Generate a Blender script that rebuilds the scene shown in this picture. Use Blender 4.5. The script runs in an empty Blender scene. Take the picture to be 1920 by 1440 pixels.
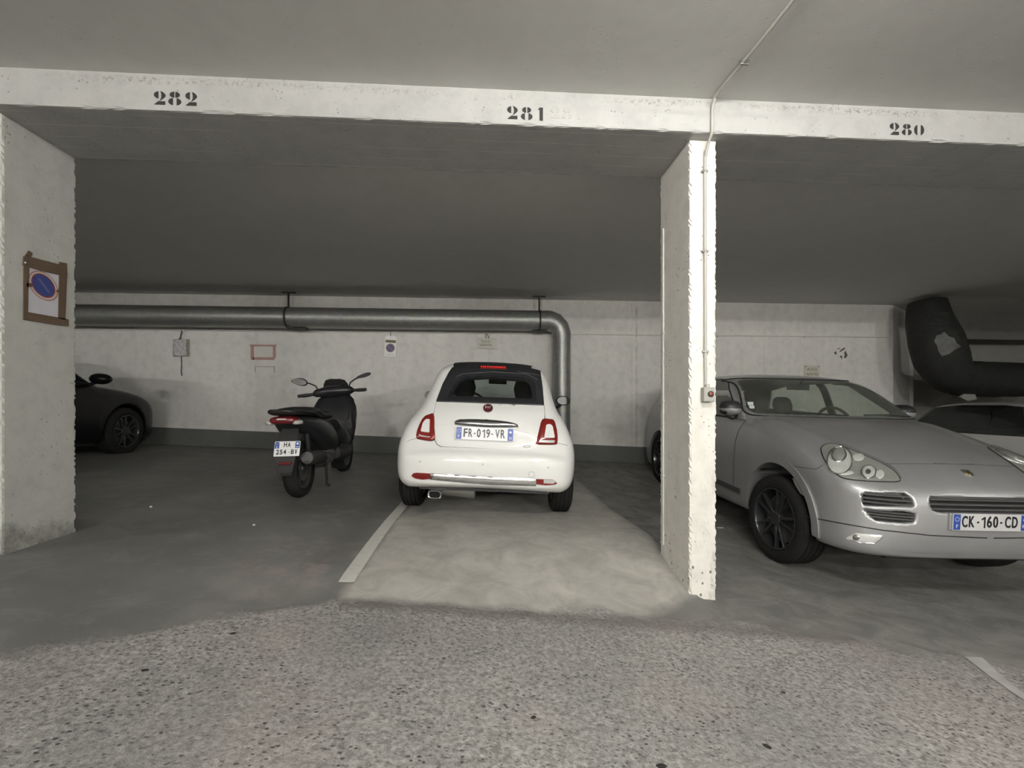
import bpy, bmesh, math, random
import numpy as np
from mathutils import Vector, Matrix
from mathutils.bvhtree import BVHTree
from mathutils.geometry import delaunay_2d_cdt

# ---------------------------------------------------------------- camera, world, exposure
SC = bpy.context.scene
C = SC.collection
EYE = 1.05                      # camera height above the bay floor (m)
YAW = math.atan(0.064)          # the camera looks a little to the right of the bays' axis
FPX = 850.0                     # focal length in pixels of the 1920 px wide frame
HOR = 765.0                     # row of the horizon
cam_d = bpy.data.cameras.new('camera')
cam = bpy.data.objects.new('camera', cam_d)
C.objects.link(cam)
cam.location = (0, 0, EYE)
cam.rotation_euler = (math.pi / 2, 0, -YAW)
cam_d.sensor_fit = 'HORIZONTAL'
cam_d.sensor_width = 36.0
cam_d.lens = FPX / 1920 * 36.0
cam_d.shift_y = (HOR - 720) / 1920
cam_d.clip_start = 0.05
SC.camera = cam
SC.view_settings.view_transform = 'Standard'
SC.view_settings.look = 'None'
SC.view_settings.gamma = 1
SC.view_settings.use_curve_mapping = False
SC.view_settings.exposure = 2.72
w = bpy.data.worlds.new('world')
SC.world = w
w.use_nodes = True
w.node_tree.nodes['Background'].inputs[0].default_value = (0.8, 0.82, 0.78, 1)
w.node_tree.nodes['Background'].inputs[1].default_value = 0.0
SC.cycles.use_adaptive_sampling = True
SC.cycles.adaptive_threshold = 0.06
SC.cycles.max_bounces = 10
SC.cycles.diffuse_bounces = 5
SC.cycles.glossy_bounces = 4
SC.cycles.transparent_max_bounces = 16
SC.cycles.caustics_reflective = False
SC.cycles.caustics_refractive = False
SC.cycles.sample_clamp_indirect = 3.0

# ---------------------------------------------------------------- lane lamp, and unseen tube lamps added to fill the garage
CEIL = EYE + 1.757
LAMPS = [  # x, y, length of the tube, watts, drop below the ceiling (all but the first are added fill; the last two wall-hung)
    (1.00, 0.70, 1.2, 18.0, 0.0),
    (-6.3, -1.2, 1.2, 36.0, 0.0),
    (7.6, -1.6, 1.2, 28.0, 0.0),
    (0.6, -3.0, 1.5, 32.0, 0.0),
    (-1.8, -4.85, 1.5, 70.0, 0.50),
    (3.4, -4.85, 1.5, 70.0, 0.50),
]
# ---------------------------------------------------------------- helpers
cy_, sy_ = math.cos(YAW), math.sin(YAW)

def ray(u, v):
    """world direction of the line of sight through a point of the photograph (depth 1)"""
    a = (u - 960) / FPX
    return Vector((a * cy_ + sy_, cy_ - a * sy_, (HOR - v) / FPX))

def at_d(u, v, d):
    return Vector((0, 0, EYE)) + ray(u, v) * d

def at_y(u, v, Y):
    r = ray(u, v)
    return Vector((0, 0, EYE)) + r * (Y / r.y)

def at_x(u, v, X):
    r = ray(u, v)
    return Vector((0, 0, EYE)) + r * (X / r.x)

def tag(o, label=None, cat=None, group=None, kind=None):
    if label: o['label'] = label
    if cat: o['category'] = cat
    if group: o['group'] = group
    if kind: o['kind'] = kind
    return o

def thing(name, label, cat, loc=(0, 0, 0), rot=(0, 0, 0), group=None):
    o = bpy.data.objects.new(name, None)
    C.objects.link(o)
    o.location = loc
    o.rotation_euler = rot
    o.empty_display_size = 0.1
    return tag(o, label, cat, group)

class MB:
    def __init__(s):
        s.v = []; s.f = []
    def add(s, vs, fs, M=None):
        b = len(s.v)
        s.v += [tuple(M @ Vector(p)) if M else tuple(p) for p in vs]
        s.f += [tuple(i + b for i in f) for f in fs]
        return s
    def box(s, lo, hi, M=None):
        x0, y0, z0 = lo; x1, y1, z1 = hi
        vs = [(x0,y0,z0),(x1,y0,z0),(x1,y1,z0),(x0,y1,z0),(x0,y0,z1),(x1,y0,z1),(x1,y1,z1),(x0,y1,z1)]
        return s.add(vs, [(0,3,2,1),(4,5,6,7),(0,1,5,4),(1,2,6,5),(2,3,7,6),(3,0,4,7)], M)
    def tube(s, pts, r, n=12, cap=True, M=None):
        pts = [Vector(p) for p in pts]
        rs = r if isinstance(r, (list, tuple)) else [r] * len(pts)
        T = []
        for i in range(len(pts)):
            a = pts[max(i - 1, 0)]; b = pts[min(i + 1, len(pts) - 1)]
            T.append((b - a).normalized())
        up = Vector((0, 0, 1)) if abs(T[0].z) < 0.9 else Vector((1, 0, 0))
        N = T[0].cross(up).normalized()
        vs = []; fs = []
        for i, p in enumerate(pts):
            N = (N - T[i] * N.dot(T[i])).normalized()
            B = T[i].cross(N)
            rr = rs[i]
            if not isinstance(rr, (list, tuple)): rr = (rr, rr)
            for k in range(n):
                a = 2 * math.pi * k / n
                vs.append(p + N * (math.cos(a) * rr[0]) + B * (math.sin(a) * rr[1]))
        for i in range(len(pts) - 1):
            for k in range(n):
                k2 = (k + 1) % n
                fs.append((i*n+k, i*n+k2, (i+1)*n+k2, (i+1)*n+k))
        if cap:
            fs.append(tuple(range(n - 1, -1, -1)))
            fs.append(tuple((len(pts) - 1) * n + k for k in range(n)))
        return s.add(vs, fs, M)
    def lathe(s, prof, n=48, M=None, axis='X'):
        """prof = (r, h) pairs turned about an axis"""
        vs = []; fs = []
        for (r, h) in prof:
            for k in range(n):
                a = 2 * math.pi * k / n
                if axis == 'X': vs.append((h, r * math.cos(a), r * math.sin(a)))
                elif axis == 'Y': vs.append((r * math.sin(a), h, r * math.cos(a)))
                else: vs.append((r * math.cos(a), r * math.sin(a), h))
        m = len(prof)
        for i in range(m - 1):
            for k in range(n):
                k2 = (k + 1) % n
                fs.append((i*n+k, i*n+k2, (i+1)*n+k2, (i+1)*n+k))
        if prof[0] == prof[-1]: return s.add(vs, fs, M)
        if prof[0][0] > 1e-6: fs.append(tuple(range(n - 1, -1, -1)))
        if prof[-1][0] > 1e-6: fs.append(tuple((m - 1) * n + k for k in range(n)))
        return s.add(vs, fs, M)
    def prism(s, poly, y0, y1, M=None):
        """a polygon in x,z given thickness along y"""
        n = len(poly)
        vs = [(p[0], y0, p[1]) for p in poly] + [(p[0], y1, p[1]) for p in poly]
        fs = [tuple(range(n)), tuple(range(2 * n - 1, n - 1, -1))]
        for i in range(n):
            j = (i + 1) % n
            fs.append((i, i + n, j + n, j))
        return s.add(vs, fs, M)
    def loft(s, rings, cap=True, M=None):
        n = len(rings[0]); vs = []; fs = []
        for r in rings: vs += [tuple(p) for p in r]
        for i in range(len(rings) - 1):
            for k in range(n):
                k2 = (k + 1) % n
                fs.append((i*n+k, i*n+k2, (i+1)*n+k2, (i+1)*n+k))
        if cap:
            fs.append(tuple(range(n - 1, -1, -1)))
            fs.append(tuple((len(rings) - 1) * n + k for k in range(n)))
        return s.add(vs, fs, M)
    def mesh(s, name):
        me = bpy.data.meshes.new(name)
        me.from_pydata(s.v, [], s.f)
        bm = bmesh.new(); bm.from_mesh(me)
        bmesh.ops.remove_doubles(bm, verts=bm.verts, dist=1e-6)
        bmesh.ops.recalc_face_normals(bm, faces=bm.faces)
        bm.to_mesh(me); bm.free()
        return me

def link(name, me, mat, parent=None, smooth=None, bevel=None, seg=2):
    o = bpy.data.objects.new(name, me)
    C.objects.link(o)
    if mat is not None:
        for m in (mat if isinstance(mat, (list, tuple)) else [mat]):
            me.materials.append(m)
    if parent is not None: o.parent = parent
    if smooth is not None:
        me.shade_smooth()
        if smooth < 179:
            bm = bmesh.new(); bm.from_mesh(me)
            lim = math.radians(smooth)
            for e in bm.edges:
                if len(e.link_faces) == 2 and e.calc_face_angle(0) > lim: e.smooth = False
            bm.to_mesh(me); bm.free()
    if bevel:
        md = o.modifiers.new('bevel', 'BEVEL'); md.width = bevel; md.segments = seg; md.limit_method = 'ANGLE'; md.angle_limit = math.radians(40)
    return o

def put(name, mb, mat, parent=None, smooth=None, bevel=None, seg=2):
    return link(name, mb.mesh(name), mat, parent, smooth, bevel, seg)

def T(x, y, z): return Matrix.Translation((x, y, z))
def R(a, ax): return Matrix.Rotation(a, 4, ax)

def catmull(pts, k=6, closed=True):
    n = len(pts); out = []
    P = [tuple(p) for p in pts]
    rng = range(n) if closed else range(n - 1)
    for i in rng:
        p0 = P[(i-1) % n] if closed or i > 0 else P[0]
        p1 = P[i]; p2 = P[(i+1) % n]
        p3 = P[(i+2) % n] if closed or i + 2 < n else P[-1]
        for j in range(k):
            t = j / k
            out.append(tuple(0.5*((2*b)+(-a+c)*t+(2*a-5*b+4*c-d)*t*t+(-a+3*b-3*c+d)*t**3) for a, b, c, d in zip(p0, p1, p2, p3)))
    if not closed: out.append(P[-1])
    return out

def round_poly(pts, r, k=5):
    """polygon with rounded corners; r may be one radius or one per corner"""
    n = len(pts); out = []
    for i in range(n):
        p = Vector(pts[i]).to_2d() if len(pts[i]) > 2 else Vector(pts[i])
        a = Vector(pts[i-1]) - p; b = Vector(pts[(i+1) % n]) - p
        rr = r[i] if isinstance(r, (list, tuple)) else r
        q = min(rr, a.length * .48, b.length * .48)
        A = p + a.normalized() * q; B = p + b.normalized() * q
        for j in range(k + 1):
            t = j / k
            out.append(tuple(A * (1-t)**2 + p * 2*t*(1-t) + B * t*t))
    return out

def ellipse(cx, cz, rx, rz, n=32, a0=0, a1=2*math.pi, closed=True):
    m = n if closed else n - 1
    return [(cx + rx*math.cos(a0 + (a1-a0)*i/m), cz + rz*math.sin(a0 + (a1-a0)*i/m)) for i in range(n)]

# ---------------------------------------------------------------- materials
class NT:
    def __init__(s, name):
        s.m = bpy.data.materials.new(name); s.m.use_nodes = True
        s.t = s.m.node_tree; s.n = s.t.nodes; s.l = s.t.links
        s.b = s.n['Principled BSDF']
    def node(s, typ, **kw):
        o = s.n.new(typ)
        for k, v in kw.items(): setattr(o, k, v)
        return o
    def put(s, sock, val):
        if isinstance(val, bpy.types.NodeSocket): s.l.new(val, sock)
        elif val is not None: sock.default_value = val
    def pos(s):
        return s.node('ShaderNodeNewGeometry').outputs['Position']
    def obj(s):
        return s.node('ShaderNodeTexCoord').outputs['Object']
    def mapping(s, vec, scale=(1,1,1), loc=(0,0,0), rot=(0,0,0)):
        o = s.node('ShaderNodeMapping'); s.put(o.inputs['Vector'], vec)
        o.inputs['Scale'].default_value = scale; o.inputs['Location'].default_value = loc; o.inputs['Rotation'].default_value = rot
        return o.outputs[0]
    def noise(s, vec, scale, detail=4, rough=0.55, dist=0.0):
        o = s.node('ShaderNodeTexNoise'); s.put(o.inputs['Vector'], vec)
        o.inputs['Scale'].default_value = scale; o.inputs['Detail'].default_value = detail
        o.inputs['Roughness'].default_value = rough; o.inputs['Distortion'].default_value = dist
        return o.outputs['Fac']
    def voro(s, vec, scale, feature='F1', out='Distance', rnd=1.0):
        o = s.node('ShaderNodeTexVoronoi', feature=feature); s.put(o.inputs['Vector'], vec)
        o.inputs['Scale'].default_value = scale; o.inputs['Randomness'].default_value = rnd
        return o.outputs[out]
    def ramp(s, fac, stops):
        o = s.node('ShaderNodeValToRGB'); s.put(o.inputs[0], fac)
        e = o.color_ramp.elements
        while len(e) < len(stops): e.new(0.5)
        for i, (p, c) in enumerate(stops):
            e[i].position = p
            e[i].color = (c, c, c, 1) if not isinstance(c, (tuple, list)) else (*c, 1)
        return o.outputs[0]
    def math(s, op, a, b=None, c=None, clamp=False):
        o = s.node('ShaderNodeMath', operation=op, use_clamp=clamp)
        s.put(o.inputs[0], a)
        if b is not None: s.put(o.inputs[1], b)
        if c is not None: s.put(o.inputs[2], c)
        return o.outputs[0]
    def mix(s, fac, a, b, mode='MIX'):
        o = s.node('ShaderNodeMix', data_type='RGBA', blend_type=mode)
        s.put(o.inputs[0], fac)
        s.put(o.inputs[6], (*a, 1) if isinstance(a, tuple) and len(a) == 3 else a)
        s.put(o.inputs[7], (*b, 1) if isinstance(b, tuple) and len(b) == 3 else b)
        return o.outputs[2]
    def sep(s, vec):
        o = s.node('ShaderNodeSeparateXYZ'); s.put(o.inputs[0], vec); return o.outputs
    def bump(s, h, strength=0.3, dist=0.01, prev=None):
        o = s.node('ShaderNodeBump'); s.put(o.inputs['Height'], h)
        o.inputs['Strength'].default_value = strength; o.inputs['Distance'].default_value = dist
        if prev is not None: s.put(o.inputs['Normal'], prev)
        return o.outputs[0]
    def base(s, col=None, rough=None, metal=None, normal=None, spec=None):
        if col is not None: s.put(s.b.inputs['Base Color'], (*col, 1) if isinstance(col, tuple) and len(col) == 3 else col)
        if rough is not None: s.put(s.b.inputs['Roughness'], rough)
        if metal is not None: s.put(s.b.inputs['Metallic'], metal)
        if normal is not None: s.put(s.b.inputs['Normal'], normal)
        if spec is not None: s.put(s.b.inputs['Specular IOR Level'], spec)
        return s.m

def plain(name, col, rough=0.5, metal=0.0, var=0.06, spec=0.5, coat=0.0, scale=14):
    t = NT(name)
    n = t.noise(t.obj(), scale, 3)
    d = t.mix(n, tuple(c * (1 - var) for c in col), tuple(min(1, c * (1 + var)) for c in col))
    t.base(d, rough, metal, spec=spec)
    if coat:
        t.b.inputs['Coat Weight'].default_value = coat
        t.b.inputs['Coat Roughness'].default_value = 0.05
    return t.m

def emit(name, col, s):
    t = NT(name)
    t.base(col, 0.4)
    t.b.inputs['Emission Color'].default_value = (*col, 1)
    t.b.inputs['Emission Strength'].default_value = s
    return t.m

def glass(name, tint, refl=0.5, rough=0.02, haze=0.0):
    t = NT(name)
    t.n.remove(t.b)
    tr = t.node('ShaderNodeBsdfTransparent'); tr.inputs[0].default_value = (*tint, 1)
    gl = t.node('ShaderNodeBsdfGlossy'); gl.inputs['Roughness'].default_value = rough
    gl.inputs[0].default_value = (1, 1, 1, 1)
    lw = t.node('ShaderNodeLayerWeight')
    fac = t.math('MULTIPLY_ADD', t.math('POWER', lw.outputs['Facing'], 5.0), 0.9, 0.04)
    fac = t.math('MULTIPLY', fac, refl)
    mx = t.node('ShaderNodeMixShader')
    t.put(mx.inputs[0], fac); t.l.new(tr.outputs[0], mx.inputs[1]); t.l.new(gl.outputs[0], mx.inputs[2])
    out = [n for n in t.n if n.type == 'OUTPUT_MATERIAL'][0]
    if haze:  # dusty haze mixed in to lighten the interior seen through the glass
        df = t.node('ShaderNodeBsdfDiffuse'); df.inputs[0].default_value = (.5, .49, .45, 1)
        m2 = t.node('ShaderNodeMixShader')
        t.put(m2.inputs[0], t.math('MULTIPLY', t.noise(t.obj(), 5, 3), haze*2))
        t.l.new(mx.outputs[0], m2.inputs[1]); t.l.new(df.outputs[0], m2.inputs[2]); mx = m2
    t.l.new(mx.outputs[0], out.inputs[0])
    return t.m
# ---------------------------------------------------------------- floor height (m, relative to the eye)
GX = [-14, -5.0, -2.55, -0.75, 1.25, 1.29, 2.4, 5.0, 16]
GY = [-7, 2.35, 2.55, 3.02, 3.35, 3.7, 4.35, 6.3, 7.31, 13]
G = [
    [-.50, -.66, -.80, -.955, -1.13, -1.133, -1.22, -1.38, -1.7],
    [-.50, -.66, -.80, -.955, -1.13, -1.133, -1.22, -1.38, -1.7],
    [-.48, -.64, -.785, -.925, -1.10, -1.12, -1.24, -1.38, -1.7],
    [-.46, -.62, -.778, -.91, -.99, -1.11, -1.26, -1.38, -1.7],
    [-.45, -.61, -.775, -.905, -.955, -1.09, -1.275, -1.39, -1.7],
    [-.45, -.61, -.77, -.905, -.965, -1.08, -1.275, -1.345, -1.65],
    [-.44, -.60, -.76, -.921, -.994, -1.06, -1.235, -1.30, -1.6],
    [-.40, -.57, -.69, -.855, -.935, -.99, -1.065, -1.14, -1.5],
    [-.36, -.556, -.667, -.749, -.84, -.845, -.90, -1.01, -1.3],
    [-.36, -.556, -.667, -.749, -.84, -.845, -.90, -1.01, -1.3],
]
def ground(x, y):
    x = min(max(x, GX[0]), GX[-1]); y = min(max(y, GY[0]), GY[-1])
    i = max(k for k in range(len(GX) - 1) if GX[k] <= x); j = max(k for k in range(len(GY) - 1) if GY[k] <= y)
    s = (x - GX[i]) / (GX[i+1] - GX[i]); t = (y - GY[j]) / (GY[j+1] - GY[j])
    t = t if j != 1 else t*t*(3-2*t)
    a = G[j][i] * (1-s) + G[j][i+1] * s; b = G[j+1][i] * (1-s) + G[j+1][i+1] * s
    return EYE + a * (1-t) + b * t

def on_floor(u, v):
    """the floor point seen at a place of the photograph"""
    r = ray(u, v); lo, hi = 0.5, 14.0
    f = lambda d: EYE + r.z * d - ground(r.x * d, r.y * d)
    d = lo
    while d < hi and f(d) > 0: d += 0.02
    a, b = d - 0.02, d
    for _ in range(20):
        m = (a + b) / 2
        if f(m) > 0: a = m
        else: b = m
    return Vector((r.x * a, r.y * a, EYE + r.z * a))

# ---------------------------------------------------------------- concrete materials
def painted_concrete(name, col, dirt=0.5, pits=0.4, scale=1.0, boards=False, stain=None, bump=.55, blotch=.35):
    t = NT(name)
    p = t.pos()
    n1 = t.noise(p, 1.3 * scale, 5, 0.6)
    n2 = t.noise(p, 9 * scale, 6, 0.65)
    streak = t.noise(t.mapping(p, (3.0, 3.0, 0.35)), 2.0 * scale, 4, 0.6)
    c = t.mix(t.ramp(n1, [(0.35, 0), (0.7, 1)]), tuple(x * (1 - 0.16 * dirt) for x in col), col)
    c = t.mix(t.ramp(streak, [(0.45, 0), (0.75, 1)]), c, tuple(x * (1 - 0.22 * dirt) for x in col))
    c = t.mix(t.ramp(n2, [(0.3, blotch), (0.55, 0)]), c, tuple(x * 0.6 for x in col))
    v = t.voro(p, 34 * scale)
    gate = t.ramp(t.noise(p, 6 * scale, 3), [(0.52, 0), (0.62, 1)])
    pit = t.math('MULTIPLY', t.ramp(v, [(0.10, 1), (0.2, 0)]), gate)
    c = t.mix(t.math('MULTIPLY', pit, pits), c, tuple(x * 0.25 for x in col))
    if boards:   # ridges left by the shuttering boards
        s = t.sep(p)
        yy = t.math('ADD', t.math('MULTIPLY', s[1], 9.0), t.math('MULTIPLY', t.noise(t.mapping(p, (.3, 1, 1)), 1.5, 2), 0.10))
        fr = t.math('FRACT', yy)
        line = t.ramp(fr, [(0.0, 1), (0.06, 0)])
        seg = t.ramp(t.noise(t.mapping(p, (1.6, 40, 1)), 1.0, 2), [(0.46, 0), (0.54, 1)])
        ln = t.math('MULTIPLY', line, seg)
        nz = t.sep(t.node('ShaderNodeNewGeometry').outputs['Normal'])[2]
        ln = t.math('MULTIPLY', ln, t.math('LESS_THAN', nz, -0.5))
        c = t.mix(ln, c, tuple(min(1, x * 1.5) for x in col))
    if stain is not None: c = stain(t, p, c)
    h = t.math('ADD', t.math('MULTIPLY', n2, 0.6), t.math('MULTIPLY', pit, -1.0))
    h = t.math('ADD', h, t.math('MULTIPLY', t.noise(p, 60 * scale, 3), 0.25))
    return t.base(c, 0.82, 0, t.bump(h, bump, 0.006), spec=0.25)

def chip_band(t, p, c):
    """broken, dirty strip under the ceiling along the beam face"""
    s = t.sep(p)
    z = t.math('SUBTRACT', s[2], EYE + 1.757)
    band = t.ramp(t.math('MULTIPLY', z, -10.0), [(0.12, 0), (0.2, 1), (0.42, 1), (0.6, 0)])
    n = t.ramp(t.noise(p, 42, 6, 0.75), [(0.5, 0), (0.6, 1)])
    g = t.ramp(t.noise(t.mapping(p, (1, 1, 3)), 1.4, 2), [(0.4, 0), (0.6, 1)])
    f = t.math('MULTIPLY', t.math('MULTIPLY', band, n), t.math('MULTIPLY', g, 0.75))
    return t.mix(f, c, (0.17, 0.15, 0.12))

def foot_dirt(zb, amount, height=0.35):
    def f(t, p, c):
        s = t.sep(p)
        z = t.math('SUBTRACT', s[2], zb)
        n = t.noise(p, 5, 6, 0.7)
        k = t.math('SUBTRACT', t.math('MULTIPLY', n, height * 2.2), z)
        k = t.ramp(t.math('ADD', t.math('MULTIPLY', k, 2.5), -0.1), [(0.25, 0), (0.75, 1)])
        return t.mix(t.math('MULTIPLY', k, amount), c, (0.10, 0.095, 0.08))
    return f

def pock(t, p, c):
    # air holes and scuffs, denser towards the foot
    s = t.sep(p)
    z = t.math('SUBTRACT', s[2], EYE - 1.1)
    v = t.voro(t.mapping(p, (1, 1, .8)), 22)
    dens = t.ramp(t.math('ADD', t.math('MULTIPLY', z, .35), t.math('MULTIPLY', t.noise(p, 3.5, 4), .6)), [(0.30, 1), (0.62, .15)])
    hole = t.math('MULTIPLY', t.ramp(v, [(0.13, 1), (0.2, 0)]), t.math('GREATER_THAN', t.math('MULTIPLY', dens, t.noise(p, 31, 2)), .36))
    c = t.mix(t.math('MULTIPLY', hole, .85), c, (.09, .085, .07))
    sc = t.math('MULTIPLY', t.ramp(t.noise(t.mapping(p, (5, 5, 1.2)), 3, 6, .75), [(0.58, 0), (0.66, 1)]), dens)
    c = t.mix(t.math('MULTIPLY', sc, .5), c, (.30, .29, .26))
    return foot_dirt(EYE - 1.12, .5, .10)(t, p, c)

def wall_marks(t, p, c):
    # darker blotches low on the wall and old vertical joints
    s = t.sep(p)
    for (jx, wd, am) in ((2.52, 0.018, .45), (2.44, .01, .2), (-3.52, 0.03, .12), (0.10, .02, .10), (4.7, .02, .15)):
        d = t.math('ABSOLUTE', t.math('SUBTRACT', s[0], jx))
        k = t.math('MULTIPLY', t.math('LESS_THAN', d, wd), t.ramp(t.noise(p, 7, 5, .7), [(0.35, 0), (0.65, 1)]))
        c = t.mix(t.math('MULTIPLY', k, am), c, (0.2, 0.19, 0.17))
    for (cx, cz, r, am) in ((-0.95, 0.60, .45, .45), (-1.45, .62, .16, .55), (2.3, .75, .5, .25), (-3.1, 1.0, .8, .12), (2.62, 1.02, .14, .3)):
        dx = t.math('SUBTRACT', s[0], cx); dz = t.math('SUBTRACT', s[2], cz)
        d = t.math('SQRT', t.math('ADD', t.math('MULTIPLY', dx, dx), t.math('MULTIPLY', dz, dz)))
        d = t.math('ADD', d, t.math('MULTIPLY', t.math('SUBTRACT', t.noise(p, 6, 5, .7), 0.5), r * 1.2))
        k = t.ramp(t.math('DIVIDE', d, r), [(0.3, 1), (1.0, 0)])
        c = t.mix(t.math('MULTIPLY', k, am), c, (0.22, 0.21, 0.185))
    return c

M_ceil = painted_concrete('painted_ceiling', (0.635, 0.63, 0.605), 0.25, 0.25, bump=.2, blotch=.08)
M_soffit = painted_concrete('beam_concrete', (0.43, 0.428, 0.41), 0.35, 0.35, boards=True, stain=chip_band)
M_wall = painted_concrete('painted_wall', (0.72, 0.705, 0.67), 0.5, 0.12, stain=wall_marks)
M_pillar = painted_concrete('pillar_concrete', (0.72, 0.70, 0.645), 0.4, 1.0, scale=1.0, stain=pock)
M_pillar2 = painted_concrete('worn_pillar_concrete', (0.50, 0.50, 0.465), 0.4, 0.5, stain=foot_dirt(EYE - .80, 1.0, .27))
M_base = painted_concrete('grey_skirting_paint', (0.13, 0.135, 0.125), 0.5, 0.2)

def soffit_mat():
    t = NT('beam_paint')
    return t
def floor_material():
    t = NT('garage_floor')
    p = t.pos(); s = t.sep(p)
    x, y = s[0], s[1]
    wob = t.math('MULTIPLY', t.math('SUBTRACT', t.noise(p, 2.6, 5, .6), 0.5), 0.55)
    wob2 = t.math('MULTIPLY', t.math('SUBTRACT', t.noise(p, 7, 5, .6), 0.5), 0.12)
    # smooth dark screed of the bays / coarse aggregate of the driving lane
    edge = t.math('SUBTRACT', 2.31, t.math('MULTIPLY', t.math('MINIMUM', t.math('MAXIMUM', t.math('SUBTRACT', -.75, x), 0.0), 1.4), .60))
    edge = t.math('SUBTRACT', edge, t.math('MULTIPLY', t.math('MAXIMUM', t.math('SUBTRACT', x, 1.3), 0.0), .25))
    lane = t.ramp(t.math('ADD', t.math('MULTIPLY', t.math('SUBTRACT', t.math('ADD', y, wob), edge), 2.0), 0.5), [(0.42, 1), (0.62, 0)])
    sl0 = t.ramp(t.math('MULTIPLY_ADD', t.math('ADD', x, t.math('MULTIPLY', wob, .25)), 6.0, 4.6), [(0.2, 0), (0.6, 1)])
    cut = t.math('SUBTRACT', 1.27, t.math('MULTIPLY', t.math('MAXIMUM', t.math('SUBTRACT', 2.62, t.math('ADD', y, wob2)), 0.0), 1.3))
    slab = t.math('MULTIPLY', t.math('MULTIPLY', sl0, t.math('MULTIPLY', t.math('LESS_THAN', x, 1.27), t.ramp(t.math('MULTIPLY_ADD', t.math('SUBTRACT', cut, x), 3.0, .2), [(0.0, 0), (0.5, 1)]))),
                  t.math('GREATER_THAN', t.math('ADD', y, wob2), 2.30))
    nb = t.noise(p, 1.1, 5, .62)
    nm = t.noise(t.mapping(p, (1, 1, 1), rot=(0, 0, .4)), 4.5, 6, .7, 0.6)
    nf = t.noise(p, 55, 4, .7)
    dark = t.mix(t.ramp(nb, [(0.3, 0), (0.75, 1)]), (0.115, 0.115, 0.107), (0.19, 0.188, 0.176))
    dark = t.mix(t.ramp(nm, [(0.5, 0), (0.7, .5)]), dark, (0.245, 0.24, 0.225))
    sl = t.mix(t.ramp(nm, [(0.35, 0), (0.68, 1)]), (0.31, 0.30, 0.27), (0.47, 0.455, 0.415))
    sl = t.mix(t.ramp(nb, [(0.3, .45), (0.6, 0)]), sl, (0.22, 0.215, 0.195))
    nf2 = t.noise(p, 30, 5, .8)
    ln = t.mix(t.ramp(t.math('ADD', t.math('MULTIPLY', nf, .75), t.math('MULTIPLY', nf2, .25)), [(0.38, 0), (0.62, 1)]), (0.15, 0.145, 0.135), (0.45, 0.437, 0.41))
    ln = t.mix(t.ramp(nb, [(0.32, .5), (0.62, 0)]), ln, (0.16, 0.16, 0.155))
    ln = t.mix(t.ramp(t.noise(p, 1.9, 3, .5), [(0.5, 0), (0.75, .35)]), ln, (0.36, 0.30, 0.28))
    # pits between the stones of the lane
    v = t.voro(t.mapping(p, (1, 1.25, 1)), 40)
    gate = t.ramp(t.noise(p, 5, 4, .6), [(0.4, .25), (0.62, 1)])
    pit = t.math('MULTIPLY', t.math('MULTIPLY', t.ramp(v, [(0.15, 1), (0.30, 0)]), gate), lane)
    v2 = t.voro(p, 9.0)
    pit2 = t.math('MULTIPLY', t.ramp(v2, [(0.035, 1), (0.06, 0)]), t.math('MULTIPLY', lane, t.ramp(t.noise(p, 3, 2), [(0.5, 0), (0.55, 1)])))
    col = t.mix(slab, dark, sl)
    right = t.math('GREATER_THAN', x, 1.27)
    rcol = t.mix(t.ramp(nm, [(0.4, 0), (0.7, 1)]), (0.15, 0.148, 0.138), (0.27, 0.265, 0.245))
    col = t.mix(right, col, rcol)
    col = t.mix(lane, col, ln)
    # darker band along the crease where the slab meets the lane
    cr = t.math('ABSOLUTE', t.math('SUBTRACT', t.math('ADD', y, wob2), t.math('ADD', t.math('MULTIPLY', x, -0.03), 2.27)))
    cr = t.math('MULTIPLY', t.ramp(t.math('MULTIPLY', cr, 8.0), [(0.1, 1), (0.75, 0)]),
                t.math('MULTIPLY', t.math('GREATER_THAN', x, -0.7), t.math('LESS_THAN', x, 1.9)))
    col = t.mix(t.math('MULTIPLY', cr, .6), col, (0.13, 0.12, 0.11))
    # rusty pink wear left of the line
    dx = t.math('ADD', x, 1.05); dy = t.math('SUBTRACT', y, 2.75)
    dd = t.math('SQRT', t.math('ADD', t.math('MULTIPLY', dx, dx), t.math('MULTIPLY', t.math('MULTIPLY', dy, dy), .5)))
    kk = t.math('MULTIPLY', t.ramp(dd, [(0.1, 1), (0.5, 0)]), t.ramp(t.noise(p, 8, 6, .75), [(0.45, 0), (0.6, 1)]))
    col = t.mix(t.math('MULTIPLY', kk, .6), col, (0.30, 0.26, 0.235))
    # darker streak along the left of the slab
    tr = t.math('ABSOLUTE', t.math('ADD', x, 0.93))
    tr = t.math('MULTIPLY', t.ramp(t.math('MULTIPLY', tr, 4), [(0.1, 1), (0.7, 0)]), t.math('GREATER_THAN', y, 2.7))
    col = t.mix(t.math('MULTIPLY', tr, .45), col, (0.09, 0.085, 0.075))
    col = t.mix(t.math('MULTIPLY', pit, .85), col, (0.045, 0.043, 0.04))
    col = t.mix(t.math('MULTIPLY', pit2, .9), col, (0.03, 0.03, 0.028))
    h = t.math('ADD', t.math('MULTIPLY', t.math('MULTIPLY', nf2, lane), 1.6), t.math('MULTIPLY', pit, -0.8))
    h = t.math('ADD', h, t.math('MULTIPLY', nm, 0.25))
    rg = t.mix(lane, (0.62, 0.62, 0.62), (0.85, 0.85, 0.85))
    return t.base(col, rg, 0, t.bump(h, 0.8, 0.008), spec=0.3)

M_floor = floor_material()
M_line = None
def line_material():
    t = NT('worn_white_road_paint')
    p = t.pos()
    n = t.ramp(t.noise(p, 16, 6, .75), [(0.28, 0), (0.46, 1)])
    return t.base(t.mix(n, (0.30, 0.295, 0.27), (0.50, 0.495, 0.455)), 0.8)
M_line = line_material()

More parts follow.
